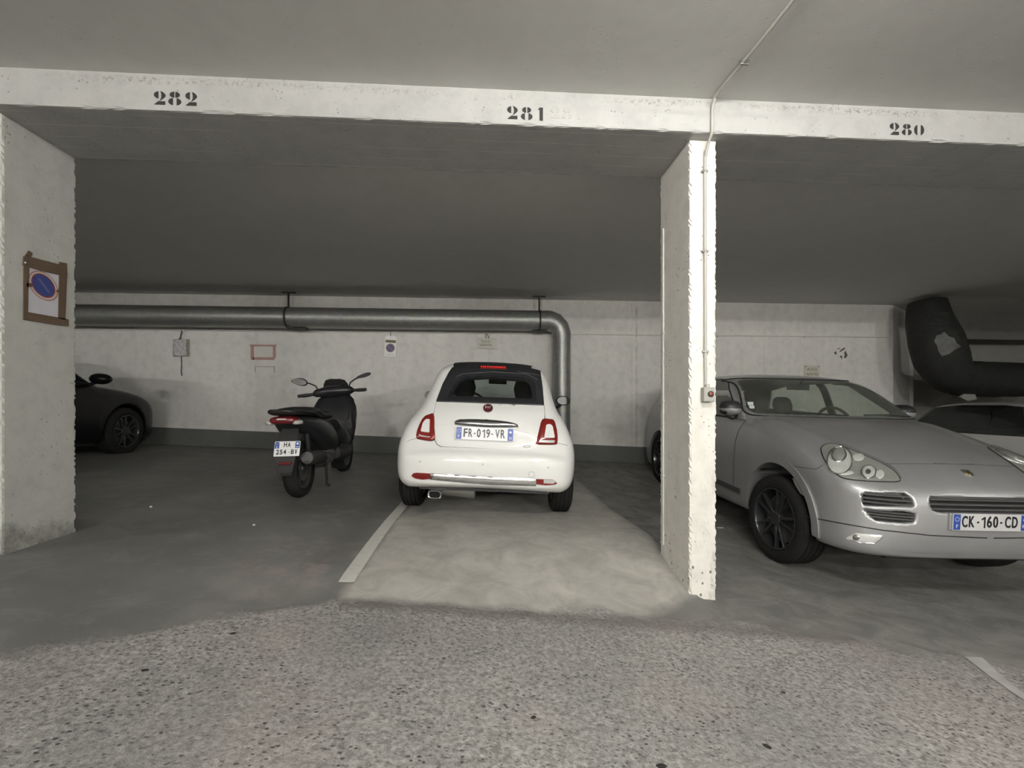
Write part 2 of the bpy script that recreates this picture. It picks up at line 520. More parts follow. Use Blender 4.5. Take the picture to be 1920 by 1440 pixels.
# ---------------------------------------------------------------- floor
def refine(a, step):
    out = []
    for i in range(len(a) - 1):
        n = max(1, int(math.ceil((a[i+1] - a[i]) / step)))
        out += [a[i] + (a[i+1] - a[i]) * k / n for k in range(n)]
    return out + [a[-1]]
fx = refine(GX, 0.35); fy = refine(GY, 0.12)
mb = MB()
mb.v = [(x, y, ground(x, y)) for y in fy for x in fx]
nx = len(fx)
mb.f = [(j*nx+i, j*nx+i+1, (j+1)*nx+i+1, (j+1)*nx+i) for j in range(len(fy)-1) for i in range(nx-1)]
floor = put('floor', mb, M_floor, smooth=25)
tag(floor, kind='structure')

def decal(pts, mat, name, parent, lift=0.004, n=24):
    """a thin coat of paint that follows the floor, between two edge lines"""
    (a0, a1), (b0, b1) = pts
    mb = MB()
    rows = []
    for i in range(n + 1):
        t = i / n
        L = Vector(a0).lerp(Vector(a1), t); Rr = Vector(b0).lerp(Vector(b1), t)
        rows.append((L, Rr))
    for L, Rr in rows:
        for q in (L, Rr):
            mb.v.append((q.x, q.y, ground(q.x, q.y) + lift))
        for q in (L, Rr):
            mb.v.append((q.x, q.y, ground(q.x, q.y) - 0.01))
    for i in range(n):
        a = i*4; b = a+4
        mb.f += [(a, a+1, b+1, b), (a+2, a, b, b+2), (a+1, a+3, b+3, b+1)]
    return put(name, mb, mat, parent)
pl = [on_floor(*q) for q in ((634, 1093), (747, 948), (664, 1093), (765, 948))]
decal(((pl[0][:2], (pl[0].x - .02, 4.6)), (pl[2][:2], (pl[2].x - .02, 4.6))), M_line, 'painted_line', floor)
ql = [on_floor(*q) for q in ((1808, 1232), (1905, 1300), (1900, 1240), (1860, 1232))]
ml = MB()
tri = [on_floor(*q) for q in ((1808, 1232), (1842, 1234), (1878, 1268), (1935, 1312), (1925, 1318), (1862, 1274))]
ml.add([(q.x, q.y, q.z + .003) for q in tri], [tuple(range(6))])
put('painted_mark', ml, plain('rubbed_out_paint', (.36, .355, .335), .85, var=.35, scale=9), floor)

# ---------------------------------------------------------------- shell
XL, XR, YB, YW = -9.5, 13.5, -5.0, 7.31
def slab(name, lo, hi, mat, kind='structure', bevel=None):
    o = put(name, MB().box(lo, hi), mat, bevel=bevel)
    tag(o, kind=kind); return o
slab('ceiling', (XL - .3, YB - .3, CEIL), (XR + .3, 12.3, CEIL + .25), M_ceil)
slab('wall_back', (XL, YW, -.6), (6.99, YW + .25, CEIL), M_wall)
# the back wall turns away at its right end
mb = MB(); mb.prism([(6.99, 7.31), (7.9, 7.92), (7.9, 8.17), (6.99, 7.56)], -.6, CEIL, Matrix(((1,0,0,0),(0,0,1,0),(0,1,0,0),(0,0,0,1))))
tag(put('wall_back_return', mb, M_wall), kind='structure')
M_raw = painted_concrete('unpainted_concrete', (0.30, 0.295, 0.27), .5, .3)
slab('wall_back_right', (7.9, 8.6, -.8), (XR, 8.85, CEIL), M_raw)
tag(put('wall_side_return', MB().box((7.75, 7.9, -.8), (7.95, 8.7, CEIL)), M_wall), kind='structure')
slab('wall_left', (XL - .25, YB, -.6), (XL, YW + .2, CEIL), M_wall)
slab('wall_right', (XR, YB, -1), (XR + .25, 8.8, CEIL), M_wall)
slab('wall_front', (XL, YB - .25, -.6), (XR, YB, CEIL), M_wall)
slab('trim_1', (7.9, 7.93, EYE + 1.29), (XR, 8.65, CEIL), painted_concrete('dark_concrete', (0.17, 0.168, 0.155), .5, .3))       # downstand over the far recess

# grey painted band at the foot of the back wall, following the slope
mb = MB()
for i in range(41):
    x = XL + (6.99 - XL) * i / 40
    zt = EYE - .295 - .0453 * (x + 5.04)
    g = ground(x, 7.3)
    mb.v += [(x, YW - .012, g - .05), (x, YW - .012, zt), (x, YW + .02, zt)]
for i in range(40):
    a = i*3; b = a + 3
    mb.f += [(a, b, b+1, a+1), (a+1, b+1, b+2, a+2)]
tag(put('baseboard_back', mb, M_base), kind='structure')

# ---------------------------------------------------------------- beam and pillars with worn arrises
def rough_box(lo, hi, seed, res=0.03, chip=0.012):
    """box whose long edges are broken like old cast concrete"""
    rnd = random.Random(seed)
    bm = bmesh.new()
    bmesh.ops.create_cube(bm, size=1)
    for v in bm.verts:
        v.co = Vector([lo[k] + (v.co[k] + .5) * (hi[k] - lo[k]) for k in range(3)])
    for k in range(3):
        L = hi[k] - lo[k]; n = int(L / res)
        ax = [0, 0, 0]; ax[k] = 1
        cuts = [lo[k] + L * i / n for i in range(1, n)] if L > 1 else []
        cuts += [lo[k] + .013, hi[k] - .013] if L < 1 else []
        for c in cuts:
            co = [0, 0, 0]; co[k] = c
            bmesh.ops.bisect_plane(bm, geom=bm.verts[:] + bm.edges[:] + bm.faces[:], plane_co=co, plane_no=ax)
    for v in bm.verts:
        on = [k for k in range(3) if abs(v.co[k] - lo[k]) < 1e-4 or abs(v.co[k] - hi[k]) < 1e-4]
        if len(on) >= 2:
            q = rnd.random() ** 3 * chip + rnd.random() * .002
            for k in on:
                v.co[k] += q if abs(v.co[k] - lo[k]) < 1e-3 else -q
    me = bpy.data.meshes.new('rough'); bm.to_mesh(me); bm.free()
    return me
BZ = EYE + 1.567
beam = link('beam', rough_box((XL, 2.50, BZ), (XR, 3.02, CEIL + .02), 3, res=.04, chip=.007), M_soffit)
tag(beam, 'whitewashed concrete beam over the parking bays with stencilled bay numbers', None, kind='structure')
pl_r = link('pillar', rough_box((1.205, 2.578, -.25), (1.366, 3.018, BZ + .01), 5, res=.013, chip=.011), M_pillar)
tag(pl_r, 'narrow whitewashed concrete pillar with a switch box between the white and the silver car', None, kind='structure')
pl_l = link('pillar', rough_box((-2.80, 2.578, -.05), (-2.553, 3.018, BZ + .01), 6, res=.013, chip=.010), M_pillar2)
tag(pl_l, 'worn concrete pillar with a taped no-parking notice and a dirty foot', None, kind='structure')
# ---------------------------------------------------------------- lane batten lamp and added fill lamps (above and behind the viewer)
M_lamp_body = plain('lamp_enamel', (0.75, 0.75, 0.72), 0.4)
for i, (lx, ly, ll, lw, dp) in enumerate(LAMPS):
    root = thing('lane_or_fill_lamp', ['bare tube lamp under the lane ceiling in front of bay 281',
                                 'unseen tube lamp added as fill far left in the lane', 'unseen tube lamp added as fill far right in the lane',
                                 'unseen tube lamp added as fill under the lane ceiling behind the viewer',
                                 'unseen tube lamp added as fill on the opposite wall behind the viewer, left', 'unseen tube lamp added as fill on the opposite wall behind the viewer, right'][i], 'lamp', (lx, ly, CEIL - dp))
    if dp: put('fill_lamp_bracket', MB().box((-.04, -.15, -.04), (.04, -.02, .03)), M_lamp_body, root)  # bracket of the added fill lamps on the wall
    put('lamp_housing', MB().box((-ll/2 - .03, -.03, -.055), (ll/2 + .03, .03, 0)), M_lamp_body, root, bevel=.006)
    area = 2 * math.pi * .013 * ll
    put('lamp_tube', MB().tube([(-ll/2, 0, -.08), (ll/2, 0, -.08)], .013, 16), emit('tube_glow_%d' % i, (1.0, 0.985, 0.945), lw / (math.pi * area)), root, smooth=40)
    for sx in (-1, 1): put('lamp_holder', MB().box((sx * ll/2 - .02, -.018, -.098), (sx * ll/2 + .02, .018, -.05)), M_lamp_body, root)
# ---------------------------------------------------------------- smooth solid bodies from outlines
def poly_sdf(P, X, Y):
    """signed distance to a closed polygon on numpy grids (negative inside)"""
    P = np.asarray(P, float)
    d = np.full(X.shape, 1e9); s = np.zeros(X.shape, bool)
    n = len(P)
    for i in range(n):
        ax, ay = P[i]; bx, by = P[(i+1) % n]
        ex, ey = bx-ax, by-ay
        L = ex*ex+ey*ey
        if L < 1e-12: continue
        wx, wy = X-ax, Y-ay
        t = np.clip((wx*ex+wy*ey)/L, 0, 1)
        d = np.minimum(d, (wx-t*ex)**2+(wy-t*ey)**2)
        c = ((ay > Y) != (by > Y))
        with np.errstate(divide='ignore', invalid='ignore'):
            xi = ax+(Y-ay)*ex/ey if abs(ey) > 1e-12 else np.full(X.shape, -1e9)
        s ^= (c & (X < xi))
    d = np.sqrt(d)
    return np.where(s, -d, d)

class Table:
    """signed distance of an outline, tabulated so that it can be read anywhere"""
    def __init__(s, P, lo, hi, h=0.01):
        s.lo = lo; s.h = h
        xs = np.arange(lo[0], hi[0]+h, h); ys = np.arange(lo[1], hi[1]+h, h)
        X, Y = np.meshgrid(xs, ys, indexing='ij')
        s.g = poly_sdf(P, X, Y).astype(np.float32)
    def __call__(s, x, y):
        i = (x-s.lo[0])/s.h; j = (y-s.lo[1])/s.h
        i, j = np.broadcast_arrays(i, j)
        i = np.clip(i, 0, s.g.shape[0]-1.001); j = np.clip(j, 0, s.g.shape[1]-1.001)
        a = i.astype(np.int32); b = j.astype(np.int32); u = i-a; v = j-b
        g = s.g
        return (g[a, b]*(1-u)*(1-v)+g[a+1, b]*u*(1-v)+g[a, b+1]*(1-u)*v+g[a+1, b+1]*u*v)

def smax(a, b, r):
    if r <= 0: return np.maximum(a, b)
    h = np.maximum(r-np.abs(a-b), 0)/r
    return np.maximum(a, b)+h*h*r/4
def smin(a, b, r): return -smax(-a, -b, r)

def nets(field, lo, hi, h, iters=2):
    """mesh the zero surface of field(x, y, z); returns vertices and quads"""
    xs = np.arange(lo[0], hi[0]+h, h); ys = np.arange(lo[1], hi[1]+h, h); zs = np.arange(lo[2], hi[2]+h, h)
    F = field(xs[:, None, None], ys[None, :, None], zs[None, None, :]).astype(np.float32)
    F = np.broadcast_to(F, (len(xs), len(ys), len(zs))).copy()
    F[np.abs(F) < 1e-7] = 1e-7
    S = F < 0
    c = S[:-1, :-1, :-1].astype(np.int8)
    tot = np.zeros_like(c)
    for dx in (0, 1):
        for dy in (0, 1):
            for dz in (0, 1):
                tot += S[dx:S.shape[0]-1+dx, dy:S.shape[1]-1+dy, dz:S.shape[2]-1+dz]
    act = (tot > 0) & (tot < 8)
    I = np.argwhere(act)
    idx = np.full(act.shape, -1, np.int64); idx[act] = np.arange(len(I))
    acc = np.zeros((len(I), 3)); cnt = np.zeros(len(I))
    for ax in range(3):
        o = [k for k in range(3) if k != ax]
        for p in (0, 1):
            for q in (0, 1):
                off = [0, 0, 0]; off[o[0]] = p; off[o[1]] = q
                A = I+off; B = A.copy(); B[:, ax] += 1
                fa = F[A[:, 0], A[:, 1], A[:, 2]]; fb = F[B[:, 0], B[:, 1], B[:, 2]]
                m = (fa < 0) != (fb < 0)
                t = np.where(m, fa/np.where(m, fa-fb, 1), 0)
                P = A.astype(float); P[:, ax] += t
                acc[m] += P[m]; cnt[m] += 1
    V = acc/cnt[:, None]*h+np.array([xs[0], ys[0], zs[0]])
    quads = []
    for ax in range(3):
        a, b = [k for k in range(3) if k != ax]
        sl0 = [slice(None)]*3; sl1 = [slice(None)]*3
        sl0[ax] = slice(0, -1); sl1[ax] = slice(1, None)
        s0 = S[tuple(sl0)]; s1 = S[tuple(sl1)]
        E = np.argwhere(s0 != s1)
        E = E[(E[:, a] > 0) & (E[:, b] > 0) & (E[:, a] < act.shape[a]) & (E[:, b] < act.shape[b])]
        flip = s0[E[:, 0], E[:, 1], E[:, 2]]
        def cell(da, db):
            Q = E.copy(); Q[:, a] -= da; Q[:, b] -= db
            return idx[Q[:, 0], Q[:, 1], Q[:, 2]]
        q = np.stack([cell(1, 1), cell(0, 1), cell(0, 0), cell(1, 0)], 1)
        if ax == 1: flip = ~flip
        q[~flip] = q[~flip][:, ::-1]
        quads.append(q)
    Q = np.concatenate(quads); Q = Q[(Q >= 0).all(1)]
    e = h*0.5
    f = lambda P: np.asarray(field(P[:, 0], P[:, 1], P[:, 2]), float)
    for _ in range(iters):
        v = f(V)
        g = np.stack([(f(V+np.eye(3)[k]*e)-f(V-np.eye(3)[k]*e))/(2*e) for k in range(3)], 1)
        gg = (g*g).sum(1)
        ok = gg > 0.15
        st = np.where(ok, v/np.where(ok, gg, 1), 0)
        st = np.clip(st, -h*.6, h*.6)
        V = V-g*st[:, None]
    return V, Q

def np_mesh(name, V, Q):
    me = bpy.data.meshes.new(name)
    me.vertices.add(len(V)); me.vertices.foreach_set('co', np.asarray(V, np.float32).ravel())
    n = len(Q); k = Q.shape[1]
    me.loops.add(n*k); me.loops.foreach_set('vertex_index', np.asarray(Q, np.int32).ravel())
    me.polygons.add(n); me.polygons.foreach_set('loop_start', np.arange(0, n*k, k, dtype=np.int32))
    me.polygons.foreach_set('loop_total', np.full(n, k, np.int32))
    me.update(calc_edges=True); me.validate()
    me.shade_smooth()
    return me

def bvh_of(V, Q):
    return BVHTree.FromPolygons([tuple(p) for p in V], [tuple(q) for q in Q.tolist()])

# ---------------------------------------------------------------- sheets that lie on a body
class Cast:
    """casts a 2-D outline on a body along a direction, or along lines of sight"""
    def __init__(s, bvh, origin=None, U=None, W=None, D=None, eye=None, inv=None):
        s.bvh = bvh; s.eye = eye; s.inv = inv
        if eye is None:
            s.O, s.U, s.W, s.D = Vector(origin), Vector(U), Vector(W), Vector(D).normalized()
    def line(s, q):
        if s.eye is not None:
            o = s.inv @ Vector((0, 0, EYE)); r = s.inv.to_3x3() @ ray(q[0], q[1])
            return o, r.normalized()
        return s.O + s.U*q[0] + s.W*q[1], s.D
    def hit(s, q):
        o, d = s.line(q)
        loc, nor, i, dist = s.bvh.ray_cast(o, d)
        if loc is None: return None
        if nor.dot(d) > 0: nor = -nor
        return loc, nor

def densify(poly, step, closed=True):
    out = []
    n = len(poly)
    for i in range(n if closed else n-1):
        a = Vector(poly[i]); b = Vector(poly[(i+1) % n])
        k = max(1, int((b-a).length/step+.5))
        out += [tuple(a.lerp(b, j/k)) for j in range(k)]
    if not closed: out.append(tuple(poly[-1]))
    return out

def inside(P, x, y):
    s = False; n = len(P)
    for i in range(n):
        ax, ay = P[i]; bx, by = P[(i+1) % n]
        if (ay > y) != (by > y) and x < ax+(y-ay)*(bx-ax)/(by-ay): s = not s
    return s

def sheet(cast, poly, step, lift=0.003, thick=0.006, bulge=0.0, holes=()):
    """closed sheet hugging the body inside the outline; bulge raises its middle"""
    P = densify(poly, step)
    H = [densify(h, step) for h in holes]
    xs = [p[0] for p in P]; ys = [p[1] for p in P]
    pts = [Vector(p) for p in P]; edges = [(i, (i+1) % len(P)) for i in range(len(P))]
    for h in H:
        b = len(pts); pts += [Vector(p) for p in h]
        edges += [(b+i, b+(i+1) % len(h)) for i in range(len(h))]
    nb = len(pts)
    x = min(xs)+step*.5; row = 0
    bd = np.array([tuple(p) for p in pts])
    while x < max(xs):
        y = min(ys)+step*(.5 if row % 2 else 0)
        while y < max(ys):
            if inside(P, x, y) and not any(inside(h, x, y) for h in H):
                if np.min((bd[:, 0]-x)**2+(bd[:, 1]-y)**2) > (step*.45)**2: pts.append(Vector((x, y)))
            y += step
        x += step*.87; row += 1
    r = delaunay_2d_cdt(pts, edges, [], 0, 1e-7)
    vs2, fs = r[0], r[2]
    keep = []
    for f in fs:
        c = sum((vs2[i] for i in f), Vector((0, 0)))/len(f)
        if inside(P, c.x, c.y) and not any(inside(h, c.x, c.y) for h in H): keep.append(f)
    top = {}; bot = {}; last = None
    V = []
    bd0 = bd[:nb]
    ext = max(max(xs)-min(xs), max(ys)-min(ys))
    half = None
    if bulge:
        dd = [min(np.min((bd0[:, 0]-v.x)**2+(bd0[:, 1]-v.y)**2)**.5, 1e9) for v in vs2]; half = max(dd)
    for i, v in enumerate(vs2):
        h = cast.hit((v.x, v.y))
        if h is None: continue
        loc, nor = h
        up = lift
        if bulge: up += bulge*math.sqrt(max(0, 1-(1-dd[i]/half)**2))
        top[i] = len(V); V.append(loc+nor*up)
        bot[i] = len(V); V.append(loc+nor*(min(lift, 0.0)-thick))
    F = []; cnt = {}
    for f in keep:
        if not all(i in top for i in f): continue
        F.append(tuple(top[i] for i in f))
        F.append(tuple(bot[i] for i in reversed(f)))
        for a, b in zip(f, f[1:]+f[:1]):
            cnt[(a, b)] = cnt.get((a, b), 0)+1
    for (a, b) in cnt:
        if (b, a) not in cnt: F.append((top[b], top[a], bot[a], bot[b]))
    m = MB(); m.v = [tuple(v) for v in V]; m.f = F
    return m

def seam(cast, pts, r=0.0025, step=0.02, closed=False, lift=0.0, n=6):
    """thin dark joint following the body"""
    D = densify(pts, step, closed)
    if closed: D.append(D[0])
    run = []; m = MB()
    for q in D:
        h = cast.hit(q)
        if h is None or (run and (h[0]-run[-1]).length > step*25 and cast.eye is None):
            if len(run) > 1: m.tube(run, r, n)
            run = []
            if h is None: continue
        run.append(h[0]+h[1]*lift)
    if len(run) > 1: m.tube(run, r, n)
    return m

def put_s(name, m, mat, parent, ang=35):
    me = bpy.data.meshes.new(name)
    me.from_pydata(m.v, [], m.f); me.update()
    bm = bmesh.new(); bm.from_mesh(me); bmesh.ops.recalc_face_normals(bm, faces=bm.faces); bm.to_mesh(me); bm.free()
    return link(name, me, mat, parent, smooth=ang)

# ---------------------------------------------------------------- lettering
def text_mesh(s, size, width=None, depth=0.001, bold=0.0):
    cu = bpy.data.curves.new('lettering', 'FONT')
    cu.body = s; cu.size = size; cu.extrude = depth; cu.offset = bold; cu.align_x = 'CENTER'; cu.align_y = 'CENTER'
    cu.resolution_u = 4
    o = bpy.data.objects.new('lettering', cu); C.objects.link(o)
    bpy.context.view_layer.update()
    me = bpy.data.meshes.new_from_object(o.evaluated_get(bpy.context.evaluated_depsgraph_get()))
    bpy.data.objects.remove(o); bpy.data.curves.remove(cu)
    if width:
        xs = [v.co.x for v in me.vertices]; k = width/(max(xs)-min(xs)); c = (max(xs)+min(xs))/2
        for v in me.vertices: v.co.x = (v.co.x-c)*k
    return me

def text_on(name, s, M, mat, parent, size, width=None, depth=0.001, bold=0.0):
    me = text_mesh(s, size, width, depth, bold)
    me.transform(M)
    return link(name, me, mat, parent)

M_plate = plain('plate_white', (0.80, 0.80, 0.80), 0.35, var=.02)
M_plate_blue = plain('plate_blue', (0.03, 0.075, 0.34), 0.35)
M_ink = plain('black_ink', (0.012, 0.012, 0.014), 0.4)
M_pblk = plain('black_plastic', (0.018, 0.018, 0.019), 0.5)
M_whitemark = plain('white_mark', (0.8, 0.8, 0.8), 0.5)

def plate(parent, M, lines, w, h, dept='', name='license_plate', mat=None):
    """a registration plate facing local -y; M puts its centre in place"""
    pl_ = put(name, MB().prism(round_poly([(-w/2,-h/2),(w/2,-h/2),(w/2,h/2),(-w/2,h/2)], .008), 0, .006, M), mat or M_plate, parent)
    bw = .045 if w > .4 else .035
    for sx, nm in ((-1, 'country_band'), (1, 'region_band')):
        if w > .4: z0, z1 = -h/2+.004, h/2-.004
        else: z0, z1 = .004, h/2-.005
        x0 = sx*(w/2-.004); x1 = sx*(w/2-.004-bw)
        put(nm, MB().box((min(x0,x1), -.0012, z0), (max(x0,x1), .001, z1), M), M_plate_blue, pl_)
    RX = R(math.pi/2, 'X')
    m = MB()
    zc = 0 if w > .4 else h/4
    # ring of stars, small
    for k in range(12):
        a = k*math.pi/6
        m.box((-w/2+.004+bw/2+.013*math.cos(a)-.0018, -.002, zc+.018+.013*math.sin(a)-.0018), (-w/2+.004+bw/2+.013*math.cos(a)+.0018, -.0008, zc+.018+.013*math.sin(a)+.0018), M)
    put('star_ring', m, M_whitemark, pl_)
    text_on('country_letter', 'F', M @ T(-w/2+.004+bw/2, -.0015, zc-.028 if w > .4 else zc-.022) @ RX, M_whitemark, pl_, .032)
    if dept.strip(): text_on('region_number', dept, M @ T(w/2-.004-bw/2, -.0015, zc-.03 if w > .4 else zc-.02) @ RX, M_whitemark, pl_, .03)
    else: put('region_block', MB().box((w/2-.004-bw*.85, -.002, zc-.03 if w > .4 else zc-.024), (w/2-.004-bw*.15, -.0008, zc-.010 if w > .4 else zc-.012), M), plain('pale_violet', (.40,.40,.48), .5), pl_)
    if dept:
        put('region_emblem', MB().lathe([(0,-.002),(.010,-.002),(.010,-.0008),(0,-.0008)], 20, M @ T(w/2-.004-bw/2, 0, zc+(.02 if w > .4 else .010)), 'Y'), M_whitemark, pl_)
    for (s, dx, dz, tw, ts) in lines:
        n = len(s); pit = tw/n
        for i, ch in enumerate(s):
            cx = dx-tw/2+pit*(i+.5)
            ht = ts*.72/2
            if ch == '1':
                g = MB().prism([(.12*pit,-ht),(.34*pit,-ht),(.34*pit,ht),(.16*pit,ht),(-.28*pit,ht*.62),(-.22*pit,ht*.38),(.12*pit,ht*.66)], -.001, .001)
                m_ = g.mesh('lettering'); m_.transform(M @ T(cx, -.0015, dz)); link('plate_character', m_, M_ink, pl_)
            elif ch == '-':
                put('plate_character', MB().box((-.007*ts/.1, -.001, -.006*ts/.1), (.007*ts/.1, .001, .006*ts/.1), M @ T(cx, -.0015, dz)), M_ink, pl_)
            else:
                text_on('plate_character', ch, M @ T(cx, -.0015, dz) @ RX, M_ink, pl_, ts, pit*.80, bold=ts*.022)
    return pl_

# ---------------------------------------------------------------- wheels (turn about local x; outer face towards -x)
M_tyre = None
def tyre_material():
    t = NT('tyre_rubber')
    n = t.noise(t.obj(), 30, 4)
    return t.base(t.mix(n, (0.010, 0.010, 0.010), (0.024, 0.023, 0.022)), 0.8, 0, t.bump(n, .2, .002), spec=.15)
M_tyre = tyre_material()
M_groove = plain('tread_groove', (0.006, 0.006, 0.006), 0.9)
M_disc = plain('brake_steel', (0.25, 0.25, 0.25), 0.35, 0.9)

def wheel(parent, M, Rt, Wt, Rr, rim_mat, spokes=5, style='v', name='wheel', side=-1):
    """M: wheel centre; side=-1 puts the outer face to -x"""
    root = bpy.data.objects.new(name, None); C.objects.link(root); root.parent = parent
    root.matrix_local = M
    S = Matrix.Scale(-1, 4, (1, 0, 0)) if side > 0 else Matrix.Identity(4)
    h = Wt/2
    prof = [(Rr, -h+.012), (Rr+.012, -h+.002), (Rr+(Rt-Rr)*.45, -h-.004), (Rt-.03, -h+.006), (Rt-.012, -h+.018), (Rt-.003, -h+.036)]
    gs = [-.55, -.2, .2, .55]
    for g in gs:
        x = g*h
        prof += [(Rt-.001, x-.006), (Rt-.011, x-.0045), (Rt-.011, x+.0045), (Rt-.001, x+.006)]
    prof += [(Rt-.003, h-.036), (Rt-.012, h-.018), (Rt-.03, h-.006), (Rr+(Rt-Rr)*.45, h+.004), (Rr+.012, h-.002), (Rr, h-.012), (Rr-.005, h-.02), (Rr-.005, -h+.02), (Rr, -h+.012)]
    put('tyre', MB().lathe(prof, 72, S), M_tyre, root, smooth=28)
    m = MB()
    m.lathe([(Rr+.004, -h+.006), (Rr-.008, -h+.004), (Rr-.016, -h+.02), (Rr-.02, h-.03), (Rr-.004, h-.012), (Rr-.002, -h+.014), (Rr+.004, -h+.006)], 64, S)
    fx_ = -h+.028
    m.lathe([(0, fx_-.012), (.05, fx_-.012), (.062, fx_), (.062, fx_+.03), (0, fx_+.03)], 40, S)
    for k in range(spokes):
        a = 2*math.pi*k/spokes + .3
        Rk = S @ R(a, 'X')
        if style == 'v':
            for s2 in (-1, 1):
                w0, w1 = .024, .015
                y0, y1 = s2*.012, s2*.052
                vs = [(fx_-.004, y0-w0/2*1.2, .045), (fx_-.004, y0+w0/2*1.2, .045), (fx_+.028, y0-w0/2, .045), (fx_+.028, y0+w0/2, .045),
                      (fx_-.016, y1-w1/2, Rr-.012), (fx_-.016, y1+w1/2, Rr-.012), (fx_+.014, y1-w1/2, Rr-.012), (fx_+.014, y1+w1/2, Rr-.012)]
                m.add(vs, [(0,1,5,4),(2,6,7,3),(0,4,6,2),(1,3,7,5),(0,2,3,1),(4,5,7,6)], Rk)
        else:
            w0, w1 = .075, .055
            vs = [(fx_-.006, -w0/2, .03), (fx_-.006, w0/2, .03), (fx_+.03, -w0/2, .03), (fx_+.03, w0/2, .03),
                  (fx_-.012, -.026, Rr*.6), (fx_-.012, .026, Rr*.6), (fx_+.02, -.03, Rr*.6), (fx_+.02, .03, Rr*.6),
                  (fx_-.016, -w1/2*1.5, Rr-.012), (fx_-.016, w1/2*1.5, Rr-.012), (fx_+.012, -w1/2*1.5, Rr-.012), (fx_+.012, w1/2*1.5, Rr-.012)]
            m.add(vs, [(0,1,5,4),(4,5,9,8),(2,6,7,3),(6,10,11,7),(0,4,6,2),(4,8,10,6),(1,3,7,5),(5,7,11,9),(0,2,3,1),(8,9,11,10)], Rk)
    put('rim', m, rim_mat, root, smooth=30, bevel=.003)
    put('brake_disc', MB().lathe([(.05, fx_+.06), (Rr*.78, fx_+.06), (Rr*.78, fx_+.075), (.05, fx_+.075)], 40, S), M_disc, root, smooth=30)
    return root

M_seam = plain('dark_joint_gap', (0.02, 0.02, 0.02), 0.8)  # plain dark colour of the joints between panels
M_cabin = plain('cabin_trim', (0.035, 0.035, 0.036), 0.7)
M_seat = plain('seat_fabric', (0.05, 0.048, 0.045), 0.85)
M_chrome = plain('chrome', (0.78, 0.78, 0.78), 0.12, 1.0, var=.02)
M_mirror = plain('mirror_glass', (0.30, 0.31, 0.32), 0.03, 1.0, var=0)
M_glass_dark = glass('tinted_glass', (0.45, 0.48, 0.48), 0.9)
M_glass_mid = glass('grey_glass', (0.90, 0.93, 0.90), 0.9, haze=.05)

def seat_mb(x, y, z, w=.5, rake=.25, mirror=1, head=True):
    """front seat with its own headrest; rake leans the back away from +y*mirror"""
    m = MB()
    A = T(x, y, z)
    m.loft([[A @ Vector(p) for p in ((-w/2, s*.25*mirror if False else yy, zz) for yy, zz in ((-.25,0),(.25,0),(.25,.16),(-.25,.14)))] ,
            [A @ Vector(p) for p in ((w/2, yy, zz) for yy, zz in ((-.25,0),(.25,0),(.25,.16),(-.25,.14)))]])
    rings = []
    for t_, ww, th in ((0, w, .12), (.25, w*.98, .12), (.5, w*.9, .11), (.62, w*.7, .09)):
        yy = -mirror*(.22+rake*t_); zz = .1+t_
        rings.append([A @ Vector((sx*ww/2*(1 if k in (0,1,2) else 1), yy+dy, zz)) for sx, dy, k in ((-1,-th/2,0),(-.7,-th/2-.02,0),(.7,-th/2-.02,0),(1,-th/2,0),(1,th/2,0),(.7,th/2-.02,0),(-.7,th/2-.02,0),(-1,th/2,0))])
    m.loft(rings)
    if head:
        rings = []
        for t_, ww, th in ((.66, .10, .06), (.69, .22, .10), (.78, .26, .11), (.86, .22, .09), (.89, .12, .05)):
            yy = -mirror*(.22+rake*t_)+.01; zz = .1+t_
            rings.append([A @ Vector((ww/2*math.cos(a), yy+th/2*math.sin(a), zz)) for a in [2*math.pi*q/14 for q in range(14)]])
        m.loft(rings)
    return m
# ---------------------------------------------------------------- small white car with a black fabric roof
M_white = plain('white_car_paint', (0.74, 0.74, 0.715), 0.42, var=.01, coat=.45)
M_chrome_d = plain('dark_chrome', (0.42, 0.42, 0.42), 0.14, 1.0, var=.02)
M_glass_rear = glass('light_tinted_glass', (0.78, 0.82, 0.82), 0.9)
M_fabric = plain('black_roof_fabric', (0.014, 0.015, 0.018), 0.55)
M_red = plain('red_lens', (0.19, 0.014, 0.011), 0.12, coat=.5)
M_redlit = emit('red_led', (0.9, 0.03, 0.02), 0.12)
M_lensw = plain('clear_lens', (0.55, 0.55, 0.53), 0.15, coat=.5)
M_greyrub = plain('grey_rubber', (0.06, 0.06, 0.06), 0.6)
M_rim_grey = plain('silver_rim', (0.4, 0.4, 0.4), 0.3, .8)
M_maroon = plain('maroon_badge', (0.10, 0.012, 0.018), 0.25, coat=.4)

def tail_poly(z):
    pass

